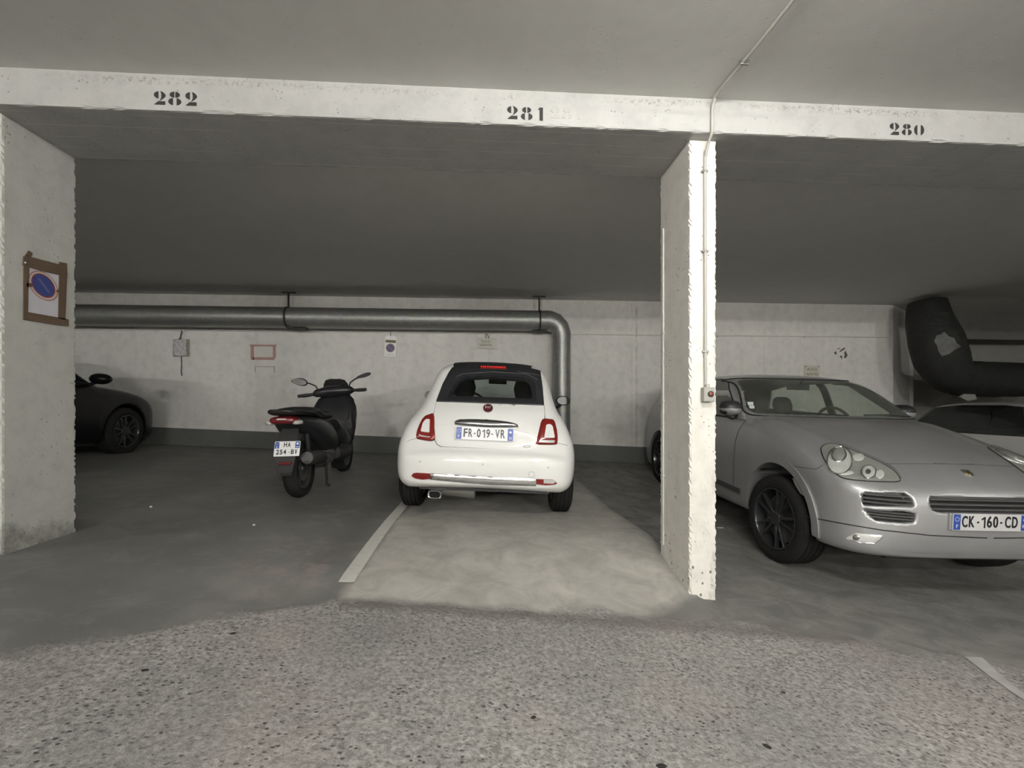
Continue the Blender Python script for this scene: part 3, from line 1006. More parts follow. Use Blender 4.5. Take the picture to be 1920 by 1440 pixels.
def build_white_car():
    phi = math.radians(4)
    root = thing('small_car', 'small white city car with black fabric roof parked nose-in at bay 281', 'car',
                 (-0.0093, 3.7383, EYE - 0.9706), (0.03, 0.04, -phi))
    bpy.context.view_layer.update()
    inv = root.matrix_world.inverted()
    side = catmull([(.03,.31),(.0,.36),(-.005,.43),(.005,.52),(.03,.585),(.075,.62),(.10,.68),(.125,.78),(.165,.88),(.215,.95),(.27,1.0),(.40,1.14),(.52,1.27),(.60,1.335),(.75,1.385),
                    (1.0,1.415),(1.35,1.43),(1.75,1.41),(2.1,1.35),(2.35,1.26),(2.65,1.06),(2.82,.96),(3.05,.91),(3.3,.80),(3.46,.66),(3.52,.5),(3.5,.3),(3.42,.2),(3.0,.17),(1.8,.17),(.9,.21),(.3,.26)], 4)
    half = [(0,.2),(.60,.20),(.71,.25),(.78,.34),(.81,.44),(.812,.54),(.79,.64),(.745,.73),(.69,.84),(.62,.96),(.585,1.06),(.555,1.17),(.525,1.27),(.485,1.35),(.42,1.41),(.28,1.45),(0,1.475)]
    half = catmull(half, 4, closed=False)
    front = half + [(-x, z) for x, z in reversed(half[1:-1])]
    ph = [(0,-.02),(.38,-.015),(.58,.02),(.70,.08),(.775,.19),(.81,.34),(.825,.55),(.82,1.0),(.81,2.6),(.775,2.9),(.70,3.2),(.56,3.4),(.35,3.5),(0,3.54)]
    ph = catmull(ph, 4, closed=False)
    plan = ph + [(-x, y) for x, y in reversed(ph[1:-1])]
    TS = Table(side, (-.6, -.3), (4.2, 2.0)); TF = Table(front, (-1.2, -.3), (1.2, 2.0)); TP = Table(plan, (-1.2, -.6), (1.2, 4.2))
    def outer(x, y, z):
        ax = np.abs(x)
        ye = y - .16*(ax/.75)**2.2*np.clip((z-.55)/.35, 0, 1)*np.clip(1.6-y, 0, 1)+.25*(ax/.75)**2*np.clip(y-2.2, 0, .8)
        s = TS(ye, z+.02*(ax/.7)**2)
        return smax(smax(s, TF(x, z), .10), TP(x, y), .12)
    arch = lambda y, z, yc: np.sqrt((y-yc)**2+(z-.295)**2)-.325
    def carved(x, y, z):
        f = outer(x, y, z)
        a = np.maximum(np.minimum(arch(y, z, .60), arch(y, z, 2.90)), .52-np.abs(x))
        return smax(f, -a, .02)
    rear_cut = Table([(-.40,1.045),(.40,1.045),(.375,1.23),(.30,1.275),(-.30,1.275),(-.375,1.23)], (-1, 0), (1, 2))
    wind_cut = Table([(-.56,.99),(.56,.99),(.46,1.33),(-.46,1.33)], (-1, 0), (1, 2))
    side_cut = Table([(.95,1.02),(2.55,.98),(2.15,1.28),(1.4,1.345),(.95,1.31)], (-1, 0), (4, 2))
    def shell(x, y, z):
        f = carved(x, y, z)
        cav = np.maximum(outer(x, y, z)+.035, .55-z)
        cav = np.maximum(cav, np.maximum(.35-y, y-2.9))
        f = np.maximum(f, -cav)
        f = np.maximum(f, -np.maximum(rear_cut(x, z), y-.9))
        f = np.maximum(f, -np.maximum(wind_cut(x, z), 1.8-y))
        f = np.maximum(f, -np.maximum(side_cut(y, z), .36-np.abs(x)))
        return f
    V0, Q0 = nets(outer, (-.9, -.1, .1), (.9, 3.65, 1.55), .02)
    bv = bvh_of(V0, Q0)
    V, Q = nets(shell, (-.9, -.1, .1), (.9, 3.65, 1.55), .0125)
    cen = V[Q].mean(1)
    zb = .60-.02*0
    bump = (cen[:, 2] < zb) & (cen[:, 1] < .27) & (cen[:, 1] < 1)
    def part(name, m, mat):
        q = Q[m]; used = np.unique(q); mp = np.full(len(V), -1); mp[used] = np.arange(len(used))
        me = np_mesh(name, V[used], mp[q])
        bm = bmesh.new(); bm.from_mesh(me); bmesh.ops.recalc_face_normals(bm, faces=bm.faces); bm.to_mesh(me); bm.free()
        o = bpy.data.objects.new(name, me); C.objects.link(o); me.materials.append(mat); o.parent = root
        return o
    part('body', ~bump, M_white)
    part('rear_bumper', bump, M_white)
    eye = Cast(bv, eye=True, inv=inv)
    P = lambda pts: [(730+x/4.5, 660+y/4.5) for x, y in pts]      # close-up coordinates of the photograph
    back = Cast(bv, (0, -1, 0), (1, 0, 0), (0, 0, 1), (0, 1, 0))
    # tailgate
    lid = P(round_poly([(398,418),(1303,448),(1312,560),(1246,800),(1190,830),(425,797),(385,745),(372,530)], [8,8,90,50,60,60,60,90], 6))
    tg = put_s('tailgate', sheet(eye, lid, 5.0, .003, .004), M_white, root, 60)
    put_s('tailgate_joint', seam(eye, P([(398,418),(372,530),(384,742),(398,775),(430,797),(1180,826),(1215,812),(1238,780),(1312,560),(1305,450)]), .0028, 3), M_seam, root)
    # fabric roof: back part seen from behind, and its length over the cabin
    roof_poly = P([(398,412),(452,270),(505,170),(530,135),(575,121),(850,112),(1130,130),(1215,145),(1272,160),(1292,300),(1304,443)])
    glass_poly = P(round_poly([(480,395),(1245,420),(1228,262),(1170,222),(870,196),(640,208),(575,240)], 26, 5))
    st = put_s('fabric_roof', sheet(eye, roof_poly, 5.0, .006, .006, holes=(glass_poly,)), M_fabric, root, 60)
    top = Cast(bv, (0, 0, 3), (1, 0, 0), (0, 1, 0), (0, 0, -1))
    put_s('fabric_roof_top', sheet(top, round_poly([(-.37,.62),(.37,.62),(.42,1.3),(.41,2.1),(-.41,2.1),(-.42,1.3)], .05), .04, .005, .006), M_fabric, root, 60)
    rib = MB()
    put_s('roof_seam', seam(eye, P([(560,215),(620,188),(870,172),(1160,190),(1250,238)]), .005, 3, lift=.006), M_greyrub, st)
    put_s('roof_seam', seam(eye, P([(1075,170),(1180,185),(1262,200)]), .003, 3, lift=.007), M_greyrub, st)
    put_s('rear_window', sheet(eye, glass_poly, 5.0, .002, .002), M_glass_rear, root, 60)
    fri = P(round_poly([(520,372),(1212,396),(1190,285),(1150,244),(868,216),(650,228),(588,262)], 26, 5))
    put_s('window_frit', sheet(eye, glass_poly, 4.0, .004, .02, holes=(fri,)), M_ink, root, 60)
    put_s('window_rubber', seam(eye, P([(400,418),(1303,449)]), .006, 3, lift=.004), M_greyrub, root)
    # high brake lamp
    bl = put_s('brake_light', sheet(eye, P([(765,126),(985,132),(990,150),(770,144)]), 2.0, .014, .006), M_red, root, 40)
    for k in range(13):
        x = 778+k*16.3
        put_s('diode', sheet(eye, P(ellipse(x, 135+k*.5, 4.2, 4.2, 8)), 1.0, .018, .002), M_redlit, bl)
    # badge
    bc = (833, 479)
    bd = put_s('badge', sheet(eye, P(ellipse(bc[0], bc[1], 39, 33, 32)), 1.6, .010, .006, bulge=.004), M_maroon, root, 50)
    put_s('badge_ring', seam(eye, P(ellipse(bc[0], bc[1], 39, 33, 32)), .0035, 1.2, True, lift=.009), M_chrome, bd)
    for i, ch in enumerate('FIAT'):
        h = eye.hit(P([(bc[0]-18+i*12, bc[1])])[0])
        text_on('badge_letter', ch, T(*(h[0]+h[1]*.0165)) @ R(math.pi/2-.38, 'X'), M_whitemark, bd, .03, .0085 if ch != 'I' else .0025, .0008)
    # chrome handle strip over the plate
    hd = put_s('tailgate_handle', sheet(eye, P(catmull([(550,602),(562,580),(620,568),(760,568),(900,576),(1020,592),(1075,610),(1086,628),(1070,640),(860,640),(700,630),(570,620)], 5)), 2.2, .006, .004, bulge=.022), M_chrome_d, root, 60)
    # plate in a shallow moulded frame
    fr = put_s('plate_surround', sheet(eye, P(round_poly([(552,612),(1082,634),(1072,758),(548,738)], 22, 5)), 3, .006, .004), M_white, root, 30)
    h = eye.hit(P([(806, 688)])[0])
    pm = T(h[0].x, h[0].y-.028, h[0].z) @ R(-.16, 'X')
    plate(root, pm, [('FR', -.139, 0, .082, .098), ('-', -.083, 0, .012, .09), ('019', -.010, 0, .118, .098), ('-', .063, 0, .012, .09), ('VR', .130, 0, .092, .098)], .485, .108, '26')
    # tail lamps
    for poly, inner, low in (
        ([(378,532),(345,530),(302,548),(270,590),(238,665),(231,722),(262,738),(378,745),(382,640)],
         [(350,577),(317,577),(290,610),(272,678),(345,687)],
         [(252,700),(350,708),(350,728),(262,718)]),
        ([(1288,574),(1345,570),(1382,580),(1402,625),(1416,700),(1416,760),(1395,781),(1245,778),(1243,752),(1262,660)],
         [(1318,622),(1352,618),(1372,640),(1390,732),(1302,730)],
         [(1262,748),(1392,752),(1386,772),(1262,768)])):
        L = put_s('tail_light', sheet(eye, P(catmull(poly, 4)), 2.4, .012, .006, bulge=.012), M_red, root, 60)
        put_s('light_centre', sheet(eye, P(round_poly(inner, 10, 4)), 2.4, .026, .01), M_white, L, 50)
        put_s('reverse_lamp', sheet(eye, P(round_poly(low, 6, 3)), 2.4, .022, .01), M_lensw, L, 50)
        put_s('lamp_rubber', seam(eye, P(catmull(poly, 4)), .003, 2, True), M_seam, L)
    # chrome strip of the bumper with the low reflectors
    put_s('chrome_strip', sheet(eye, P([(348,1020),(600,1036),(900,1052),(1240,1070),(1235,1128),(900,1118),(600,1098),(345,1074)]), 4, .010, .006, bulge=.006), M_chrome, root, 60)
    for poly, pc in (([(190,1044),(205,1022),(230,1017),(348,1024),(345,1068),(280,1074),(225,1064)], None),
                     ([(1238,1070),(1380,1076),(1402,1092),(1412,1108),(1385,1118),(1320,1122),(1240,1112)], [(1300,1074),(1380,1078),(1400,1092),(1380,1108),(1300,1104)])):
        rf = put_s('low_reflector', sheet(eye, P(poly), 2.5, .012, .006), M_red, root, 50)
        rf.data.materials[0] = M_red
        if pc: put_s('clear_lens', sheet(eye, P(pc), 2.5, .015, .004), M_lensw, rf, 50)
    for q in ((258, 925), (788, 949), (1340, 975)):
        put_s('parking_sensor', sheet(eye, P(ellipse(q[0], q[1], 9, 9, 14)), 1.2, .003, .003), plain('sensor_paint', (.5,.5,.49), .4), root, 40)
    put_s('tow_cover_joint', seam(eye, P(ellipse(1200, 1035, 25, 25, 24)), .0012, 1.5, True), M_greyrub, root)
    # little outline-car emblem by the lid corner
    em = put_s('lid_emblem', seam(eye, P([(1128,800),(1140,792),(1160,787),(1182,792),(1194,797),(1192,806),(1178,802),(1168,808),(1150,808),(1140,800),(1130,806)]), .0022, 1, True, lift=.003), M_chrome, root)
    put_s('bumper_joint', seam(eye, P([(235,728),(165,745),(150,760)]), .0018, 2), M_greyrub, root)
    put_s('bumper_joint', seam(eye, P([(1418,768),(1480,782),(1505,790)]), .0018, 2), M_greyrub, root)
    # soft fold of the bumper shelf
    # exhaust
    h = eye.hit(P([(385, 1060)])[0])
    ex = MB()
    c = local = Vector((h[0].x, .07, .235))
    ex.loft([[c+Vector((.056*math.copysign(abs(math.cos(a))**.6, math.cos(a))*s, y, .032*math.copysign(abs(math.sin(a))**.6, math.sin(a))*s)) for a in [2*math.pi*k/28 for k in range(28)]]
             for y, s in ((.25, .95), (0.0, 1.0), (-.035, 1.06), (-.04, 1.0), (-.036, .82), (.05, .8))], cap=False)
    e = put('exhaust_tip', ex, M_chrome, root, smooth=50)
    put('exhaust_hollow', MB().box((c.x-.047, .09, c.z-.026), (c.x+.047, .11, c.z+.026)), M_groove, e)
    put('silencer', MB().tube([(c.x-.02, .24, .27), (c.x+.32, .24, .27)], (.075, .10), 20), plain('dull_steel', (.30,.29,.27), .5, .6), root, smooth=50)
    # underside
    put('underbody', MB().box((-.55, .12, .26), (.55, 3.3, .5)).box((-.66, .95, .17), (.66, 2.55, .3)), M_pblk, root)
    # wheels
    for x in (-.69, .69):
        for y in (.60, 2.90):
            wheel(root, T(x, y, .292), .292, .185, .20, M_rim_grey, 5, 'w', 'wheel', side=1 if x > 0 else -1)
    # mirrors
    for s in (-1, 1):
        m = MB()
        rings = []
        for t, sz in ((0, .5), (.02, .9), (.05, 1.0), (.10, .85), (.13, .4)):
            rings.append([(s*.855+.095*sz*math.cos(a), 2.16+t, 1.035+.062*sz*math.sin(a)) for a in [2*math.pi*k/20 for k in range(20)]])
        m.loft(rings)
        m.tube([(s*.84, 2.2, 1.0), (s*.80, 2.22, .955), (s*.745, 2.24, .93)], .02, 8)
        mr = put('door_mirror', m, M_pblk, root, smooth=50)
        put('mirror_glass', MB().loft([[(s*.855+.08*math.cos(a), 2.158+.002*k, 1.035+.05*math.sin(a)) for a in [2*math.pi*q/20 for q in range(20)]] for k in (0, 1)]), M_mirror, mr)
    # windscreen and side glass
    fw = Cast(bv, (0, 5, 0), (1, 0, 0), (0, 0, 1), (0, -1, 0))
    put_s('windscreen', sheet(fw, round_poly([(-.58,.97),(.58,.97),(.48,1.345),(-.48,1.345)], .05), .05, .002, .002), M_glass_mid, root)
    for s in (-1, 1):
        sd = Cast(bv, (s*3, 0, 0), (0, 1, 0), (0, 0, 1), (-s, 0, 0))
        put_s('side_window', sheet(sd, round_poly([(.93,1.0),(2.57,.96),(2.17,1.30),(1.4,1.365),(.93,1.33)], .05), .05, .002, .002), M_glass_dark, root)
    # cabin
    for x in (-.34, .34):
        so = put('front_seat', seat_mb(x, 1.75, .27, .48, .22, 1), M_seat, root, smooth=40)
    put('rear_bench', MB().box((-.52, .75, .5), (.52, .90, 1.02)), M_seat, root, bevel=.04)
    put('dashboard', MB().box((-.60, 2.35, .72), (.60, 2.75, .96)), M_cabin, root, bevel=.04)
    iv = put('cabin_mirror', MB().box((-.115, 2.12, 1.215), (.115, 2.14, 1.275)).tube([(0, 2.13, 1.27), (0, 2.2, 1.35)], .008, 8), M_pblk, root, bevel=.01)
    put('mirror_glass', MB().box((-.10, 2.116, 1.222), (.10, 2.119, 1.268)), M_mirror, iv)
    put('steering_wheel', MB().tube([(-.34+.18*math.cos(a), 2.25-.08*math.sin(a), .93+.16*math.sin(a)) for a in [2*math.pi*k/24 for k in range(25)]], .014, 8, cap=False), M_pblk, root, smooth=60)
    return root
white_car = build_white_car()
# ---------------------------------------------------------------- large silver off-roader facing the lane
M_silver = NT('silver_paint')
def _sil():
    t = M_silver
    n = t.noise(t.obj(), 3, 5, .6)
    c = t.mix(t.ramp(n, [(0.35, 0), (0.7, 1)]), (0.38, 0.38, 0.385), (0.44, 0.44, 0.44))
    n2 = t.noise(t.obj(), 900, 1)
    c = t.mix(t.math('MULTIPLY', n2, .15), c, (0.5, 0.5, 0.5))
    t.b.inputs['Coat Weight'].default_value = .5
    t.b.inputs['Coat Roughness'].default_value = .08
    return t.base(c, 0.40, 0.55)
M_silver = _sil()
M_blackrim = plain('black_rim_paint', (0.022, 0.022, 0.024), 0.28, var=.02, coat=.4)
M_slat = plain('grille_slat', (0.10, 0.10, 0.10), 0.35)
M_dark = plain('dark_opening', (0.010, 0.010, 0.011), 0.7)
M_lens = glass('headlamp_lens', (0.93, 0.94, 0.93), 1.0)
M_refl = plain('lamp_reflector', (0.85, 0.85, 0.82), 0.2, .35, var=.02)
M_lampgrey = plain('lamp_housing_grey', (0.40, 0.40, 0.375), 0.25, .3)
M_amber = plain('indicator_lens', (0.35, 0.33, 0.30), 0.2, .3)
M_sticker = plain('sticker_paper', (0.7, 0.74, 0.74), 0.6)

def mirror_x(m):
    q = MB(); q.v = [(-x, y, z) for x, y, z in m.v]; q.f = [tuple(reversed(f)) for f in m.f]; return q

def build_silver_car():
    root = thing('off_road_car', 'large silver off-road car with black wheels parked under number 280', 'car',
                 (3.28, 2.734, EYE - 1.245), (.03, .024, -.038))
    bpy.context.view_layer.update()
    inv = root.matrix_world.inverted()
    side = catmull([(.10,.235),(.05,.27),(.02,.34),(.0,.44),(.0,.54),(.02,.63),(.06,.70),(.13,.76),(.22,.815),(.34,.87),(.52,.935),(.8,1.02),(1.05,1.08),(1.22,1.112),
                    (1.32,1.165),(1.6,1.33),(1.9,1.48),(2.1,1.535),(2.4,1.57),(2.9,1.58),(3.5,1.545),(4.0,1.45),(4.25,1.28),(4.42,1.06),(4.5,.95),(4.56,.7),(4.56,.45),(4.45,.3),(4.2,.24),(3.0,.22),(1.5,.22),(.4,.225)], 4)
    half = catmull([(0,.18),(.6,.18),(.82,.20),(.885,.27),(.905,.38),(.918,.5),(.925,.65),(.92,.8),(.905,.9),(.885,.98),(.86,1.05),(.835,1.11),(.80,1.2),(.765,1.3),(.73,1.39),(.69,1.455),(.62,1.505),(.5,1.55),(.25,1.59),(0,1.60)], 4, closed=False)
    front = half + [(-x, z) for x, z in reversed(half[1:-1])]
    ph = catmull([(0,-.015),(.30,-.008),(.48,.02),(.61,.06),(.71,.115),(.79,.19),(.85,.30),(.895,.46),(.92,.75),(.925,1.2),(.925,3.9),(.90,4.2),(.80,4.45),(.5,4.56),(0,4.6)], 4, closed=False)
    plan = ph + [(-x, y) for x, y in reversed(ph[1:-1])]
    TS = Table(side, (-.8, -.3), (5.4, 2.1)); TF = Table(front, (-1.3, -.3), (1.3, 2.1)); TP = Table(plan, (-1.3, -.6), (1.3, 5.2))
    def outer(x, y, z):
        ax = np.abs(x)
        k = .02+.24*np.clip((z-.60)/.2, 0, 1)
        ye = y - k*ax**2*np.clip((2.6-y)/1.2, 0, 1)+.2*ax**2*np.clip((y-3)/1.0, 0, 1)
        xr = .60+.10*np.clip((y-.5)/.7, 0, 1)
        ridge = .014*np.exp(-((ax-xr)/.055)**2)*np.clip((y-.45)/.3, 0, 1)*np.clip((1.45-y)/.3, 0, 1)
        s = TS(ye, z-ridge+.02*(ax/.8)**4)
        f = smax(smax(s, TF(x, z), .09), TP(x, y), .09)
        # soft horizontal bulge of the bumper skin
        return f
    WY, WZ, WR = .875, .315, .43
    RY, RZ = 3.60, .37
    def carved(x, y, z):
        f = outer(x, y, z)
        a1 = np.sqrt((y-WY)**2+(z-WZ)**2)-WR
        a2 = np.sqrt((y-RY)**2+(z-RZ)**2)-WR
        a = np.maximum(np.minimum(a1, a2), .50-np.abs(x))
        return smax(f, -a, .02)
    V0, Q0 = nets(outer, (-1.02, -.12, .1), (1.02, 4.7, 1.7), .022)
    bv = bvh_of(V0, Q0)
    eye = Cast(bv, eye=True, inv=inv)
    P = lambda pts: [(1520+x/3.6, 680+y/3.6) for x, y in pts]
    def loc(pts):
        out = []
        for q in pts:
            h = eye.hit(q)
            if h: out.append(h[0])
        return out
    xz = lambda pts: [(p.x, p.z) for p in loc(P(pts))]
    gl = xz([(803,903),(806,960),(828,1000),(880,1015)])
    mid_z = (gl[0][1], gl[-1][1])
    grille = [gl[0], gl[1], gl[2], gl[3]] + [(-x, z) for x, z in reversed(gl)]
    up = xz([(345,905),(372,876),(640,882),(690,920),(706,975),(620,972),(362,965)])
    lo_ = xz([(372,992),(620,1005),(712,1020),(712,1050),(705,1080),(640,1085),(440,1068),(400,1035)])
    fog = xz([(232,1185),(300,1150),(485,1165),(470,1190),(430,1218),(340,1212),(250,1195)])
    flip = lambda pts: [(-x, z) for x, z in reversed(pts)]
    fr = Cast(bv, (0, -1.5, 0), (1, 0, 0), (0, 0, 1), (0, 1, 0))
    holes = [Table(h, (-1.3, 0), (1.3, 2.1)) for h in (grille, up, lo_, flip(up), flip(lo_))]
    wind = round_poly([(-.80,1.135),(.80,1.135),(.655,1.475),(-.655,1.475)], .06)
    TW = Table(wind, (-1.3, 0), (1.3, 2.1))
    sidew = [(1.62,1.09),(3.85,1.15),(3.65,1.40),(3.2,1.46),(2.35,1.475),(2.15,1.44)]
    TSW = Table(sidew, (-.5, 0), (5.2, 2.1))
    TRW = Table([(-.6,1.15),(.6,1.15),(.52,1.40),(-.52,1.40)], (-1.3, 0), (1.3, 2.1))
    def shell(x, y, z):
        o = outer(x, y, z)
        f = carved(x, y, z)
        cav = np.maximum(o+.04, .62-z)
        cav = np.maximum(cav, np.maximum(1.15-y, y-4.3))
        f = np.maximum(f, -cav)
        f = np.maximum(f, -np.maximum(TW(x, z), np.maximum(y-2.35, 1.0-y)))
        f = np.maximum(f, -np.maximum(TSW(y, z), .5-np.abs(x)))
        f = np.maximum(f, -np.maximum(TRW(x, z), 3.9-y))
        for h in holes:
            f = np.maximum(f, -np.maximum(np.maximum(h(x, z), -o-.07), y-.6))
        return f
    V, Q = nets(shell, (-1.02, -.12, .1), (1.02, 4.7, 1.7), .0125)
    cen = V[Q].mean(1)
    hood_b = lambda c: (c[:, 2] > .85) & (c[:, 1] > .18+.25*c[:, 0]**2) & (c[:, 1] < 1.22+.15*c[:, 0]**2) & (np.abs(c[:, 0]) < .70) & (c[:, 2] < 1.14)
    hood = hood_b(cen)
    bump = (~hood) & (cen[:, 2] < .70) & (cen[:, 1] < .50)
    def part(name, m, mat):
        q = Q[m]; used = np.unique(q); mp = np.full(len(V), -1); mp[used] = np.arange(len(used))
        me = np_mesh(name, V[used], mp[q])
        bm = bmesh.new(); bm.from_mesh(me); bmesh.ops.recalc_face_normals(bm, faces=bm.faces); bm.to_mesh(me); bm.free()
        o = bpy.data.objects.new(name, me); C.objects.link(o); me.materials.append(mat); o.parent = root
        return o
    part('body', ~(bump | hood), M_silver)
    part('hood', hood, M_silver)
    fb = part('front_bumper', bump, M_silver)
    # grilles: dark back, slats
    def opening(poly, name, rows, mat=M_dark):
        bk = put_s('grille_back', sheet(fr, poly, .03, -.062, .004), mat, root, 60)
        bk.name = name
        xs = [p[0] for p in poly]; zs = [p[1] for p in poly]
        z0, z1 = min(zs), max(zs)
        n = 30
        for r_ in rows:
            z = z0+(z1-z0)*r_
            # extent of the outline at this height
            cr = []
            for i in range(len(poly)):
                a, b = poly[i], poly[(i+1) % len(poly)]
                if (a[1] > z) != (b[1] > z): cr.append(a[0]+(z-a[1])*(b[0]-a[0])/(b[1]-a[1]))
            if len(cr) < 2: continue
            xa, xb = min(cr)-.005, max(cr)+.005
            m = MB(); rings = []
            for i in range(n+1):
                x = xa+(xb-xa)*i/n
                h = fr.hit((x, z))
                if not h: continue
                y = h[0].y+.018
                rings.append([(x, y-.006, z-.004), (x, y-.008, z+.002), (x, y+.0, z+.007), (x, y+.03, z+.004), (x, y+.03, z-.004)])
            if len(rings) > 1: put('grille_slat', m.loft(rings), M_slat, bk, smooth=40)
        return bk
    opening(grille, 'front_grille', (.2, .5, .8))
    for q in (up, flip(up)): opening(q, 'side_grille', (.25, .5, .75))
    for q in (lo_, flip(lo_)): opening(q, 'side_grille', (.28, .52, .76))
    # headlamps: grey tray, round reflectors, clear lens
    hp = P(catmull([(70,590),(85,565),(130,548),(180,553),(250,580),(370,630),(470,675),(560,730),(600,780),(590,803),(500,805),(350,798),(220,780),(150,730),(95,660)], 4))
    def both(name, m, mat, par_l, par_r, ang=50):
        a = put_s(name, m, mat, par_l, ang)
        b = put_s(name, mirror_x(m), mat, par_r, ang)
        return a, b
    L1, L2 = both('headlight', sheet(eye, hp, 2.6, .004, .004), M_lampgrey, root, root, 50)
    both('headlight_rubber', seam(eye, hp, .0042, 1.5, True, lift=.002), M_seam, L1, L2)
    def disc(cx, cy, rx, ry, lift, mat, nm, bulge=0.0, st=1.6):
        both(nm, sheet(eye, P(ellipse(cx, cy, rx, ry, 28)), st, lift, .002, bulge=bulge), mat, L1, L2)
    def ring(cx, cy, rx, ry, r_, lift, mat, nm='reflector_ring'):
        both(nm, seam(eye, P(ellipse(cx, cy, rx, ry, 32)), r_, 1.0, True, lift=lift), mat, L1, L2)
    disc(195, 665, 80, 88, .006, M_refl, 'main_reflector', .008)
    ring(195, 665, 84, 92, .004, .010, M_chrome)
    disc(188, 632, 44, 44, .016, M_lampgrey, 'projector_lens', .012)
    ring(188, 632, 48, 48, .0045, .018, M_chrome)
    disc(390, 742, 46, 42, .006, M_refl, 'second_reflector', .006)
    ring(390, 742, 48, 44, .003, .010, M_chrome)
    disc(385, 745, 20, 18, .014, M_lens if False else M_chrome, 'second_projector', .008)
    disc(465, 755, 30, 30, .006, M_refl, 'position_lamp', .005)
    disc(320, 640, 42, 26, .006, M_refl, 'indicator_reflector', .006)
    disc(230, 745, 60, 16, .006, M_refl, 'lower_reflector', .004)
    both('headlight_lens', sheet(eye, hp, 3.0, .026, .001, bulge=.006), M_lens, L1, L2)
    # fog lamps
    fp = P([(232,1185),(300,1150),(485,1165),(470,1190),(430,1218),(340,1212),(250,1195)])
    f1, f2 = both('fog_light', sheet(eye, fp, 2.4, .003, .004, bulge=.004), M_refl, root, root)
    both('fog_bulb', sheet(eye, P(ellipse(310, 1178, 26, 20, 16)), 1.6, .009, .002, bulge=.006), M_chrome, f1, f2)
    both('fog_rim', seam(eye, P([(232,1187),(340,1216),(430,1220),(472,1192),(487,1166)]), .003, 2), M_chrome, f1, f2)
    # joints
    def jn(pts, r_=.0022, name='panel_joint', mat=M_seam, dup=True, lift=0.0):
        m = seam(eye, pts, r_, 3, lift=lift)
        put_s(name, m, mat, root)
        if dup: put_s(name, mirror_x(m), mat, root)
    jn(P([(-80,1028),(0,1045),(240,1090),(480,1130),(800,1165),(1100,1180),(1190,1183)]), .004, 'bumper_lip_joint')
    jn(P([(505,683),(700,682),(1000,685),(1100,686)]), .0018, 'hood_joint')
    jn([(1463,870),(1500,876),(1530,880),(1543,872)], .002)
    jn([(1497,965),(1530,972),(1560,978)], .0016)
    sil = [(1891,858),(1870,845),(1842,835),(1800,816)]
    # doors
    for s in (-1, 1):
        sd = Cast(bv, (s*3, 0, 0), (0, 1, 0), (0, 0, 1), (-s, 0, 0))
        for pts in ([(1.46,1.06),(1.52,.96),(1.545,.85),(1.555,.35)], [(2.55,1.09),(2.58,.35)], [(1.46,1.065),(2.2,1.08),(3.9,1.135)]):
            put_s('door_joint', seam(sd, pts, .0028, .03), M_seam, root)
        put_s('sill_strip', sheet(sd, round_poly([(1.42,.36),(3.1,.40),(3.1,.445),(1.42,.41)], .01), .05, .012, .004), M_greyrub, root)
        put_s('side_window', sheet(sd, round_poly([(1.60,1.075),(3.88,1.135),(3.66,1.42),(3.2,1.475),(2.35,1.49),(2.12,1.45)], .05), .05, .002, .002), M_glass_mid, root, 60)
        put_s('window_frame', seam(sd, round_poly([(1.60,1.075),(3.88,1.135),(3.66,1.42),(3.2,1.475),(2.35,1.49),(2.12,1.45)], .05), .009, .03, True), M_pblk, root)
        put_s('door_pillar', sheet(sd, [(2.52,1.09),(2.62,1.09),(2.64,1.48),(2.54,1.48)], .04, .004, .02), M_pblk, root)
        # flared arch lips
        for (yc, zc) in ((WY, WZ), (RY, RZ)):
            ring_ = [(yc+(WR-.004)*math.cos(a), zc+(WR-.004)*math.sin(a)) for a in np.linspace(-.10, math.pi+.10, 40)] + \
                    [(yc+(WR+.055)*math.cos(a), zc+(WR+.055)*math.sin(a)) for a in np.linspace(math.pi+.10, -.10, 40)]
            put_s('arch_lip', sheet(sd, ring_, .03, .011, .012), M_silver, root, 50)
        sm = [(.66,.655),(.60,.66),(.545,.60),(.52,.54),(.57,.555),(.62,.60)]
        put_s('side_marker', sheet(sd, sm, .02, .004, .003), M_amber, root, 50)
    # crest on the hood
    h = eye.hit((1822, 887))[0]
    cn = fr.hit((0, h.z))
    tilt = math.atan2(cn[1].z, -cn[1].y)
    em = MB().prism([(-.026,.032),(.026,.032),(.030,.026),(.030,-.006),(.016,-.028),(0,-.036),(-.016,-.028),(-.030,-.006),(-.030,.026)], -.003, .003,
                    T(0, cn[0].y-.002, cn[0].z) @ R(-tilt, 'X'))
    e1 = put('hood_crest', em, M_chrome, root)
    mm = T(0, cn[0].y-.002, cn[0].z) @ R(-tilt, 'X')
    put('crest_field', MB().prism([(-.021,.014),(.021,.014),(.021,-.004),(0,-.026),(-.021,-.004)], -.005, -.003, mm), plain('crest_gold', (.35,.27,.10), .3, .8), e1)
    put('crest_centre', MB().prism([(-.008,.008),(.008,.008),(.008,-.002),(0,-.010),(-.008,-.002)], -.007, -.004, mm), M_ink, e1)
    # number plate on its flat bumper pad
    hc = fr.hit((0, .50))[0]
    put('plate_holder', MB().box((-.292, hc.y-.012, .452), (.232, hc.y+.03, .562)), M_silver, root, bevel=.004)
    plate(root, T(-.03, hc.y-.019, .507), [('CK', -.150, 0, .092, .10), ('-', -.085, 0, .014, .09), ('160', -.010, 0, .122, .10), ('-', .068, 0, .014, .09), ('CD', .135, 0, .092, .10)], .50, .108, ' ', mat=plain('dull_plate', (.56,.56,.55), .4, var=.02))
    # windscreen, edge, wipers, stickers
    fw = Cast(bv, (0, -3, 0), (1, 0, 0), (0, 0, 1), (0, 1, 0))
    wp = round_poly([(-.83,1.112),(.83,1.112),(.675,1.49),(-.675,1.49)], .06)
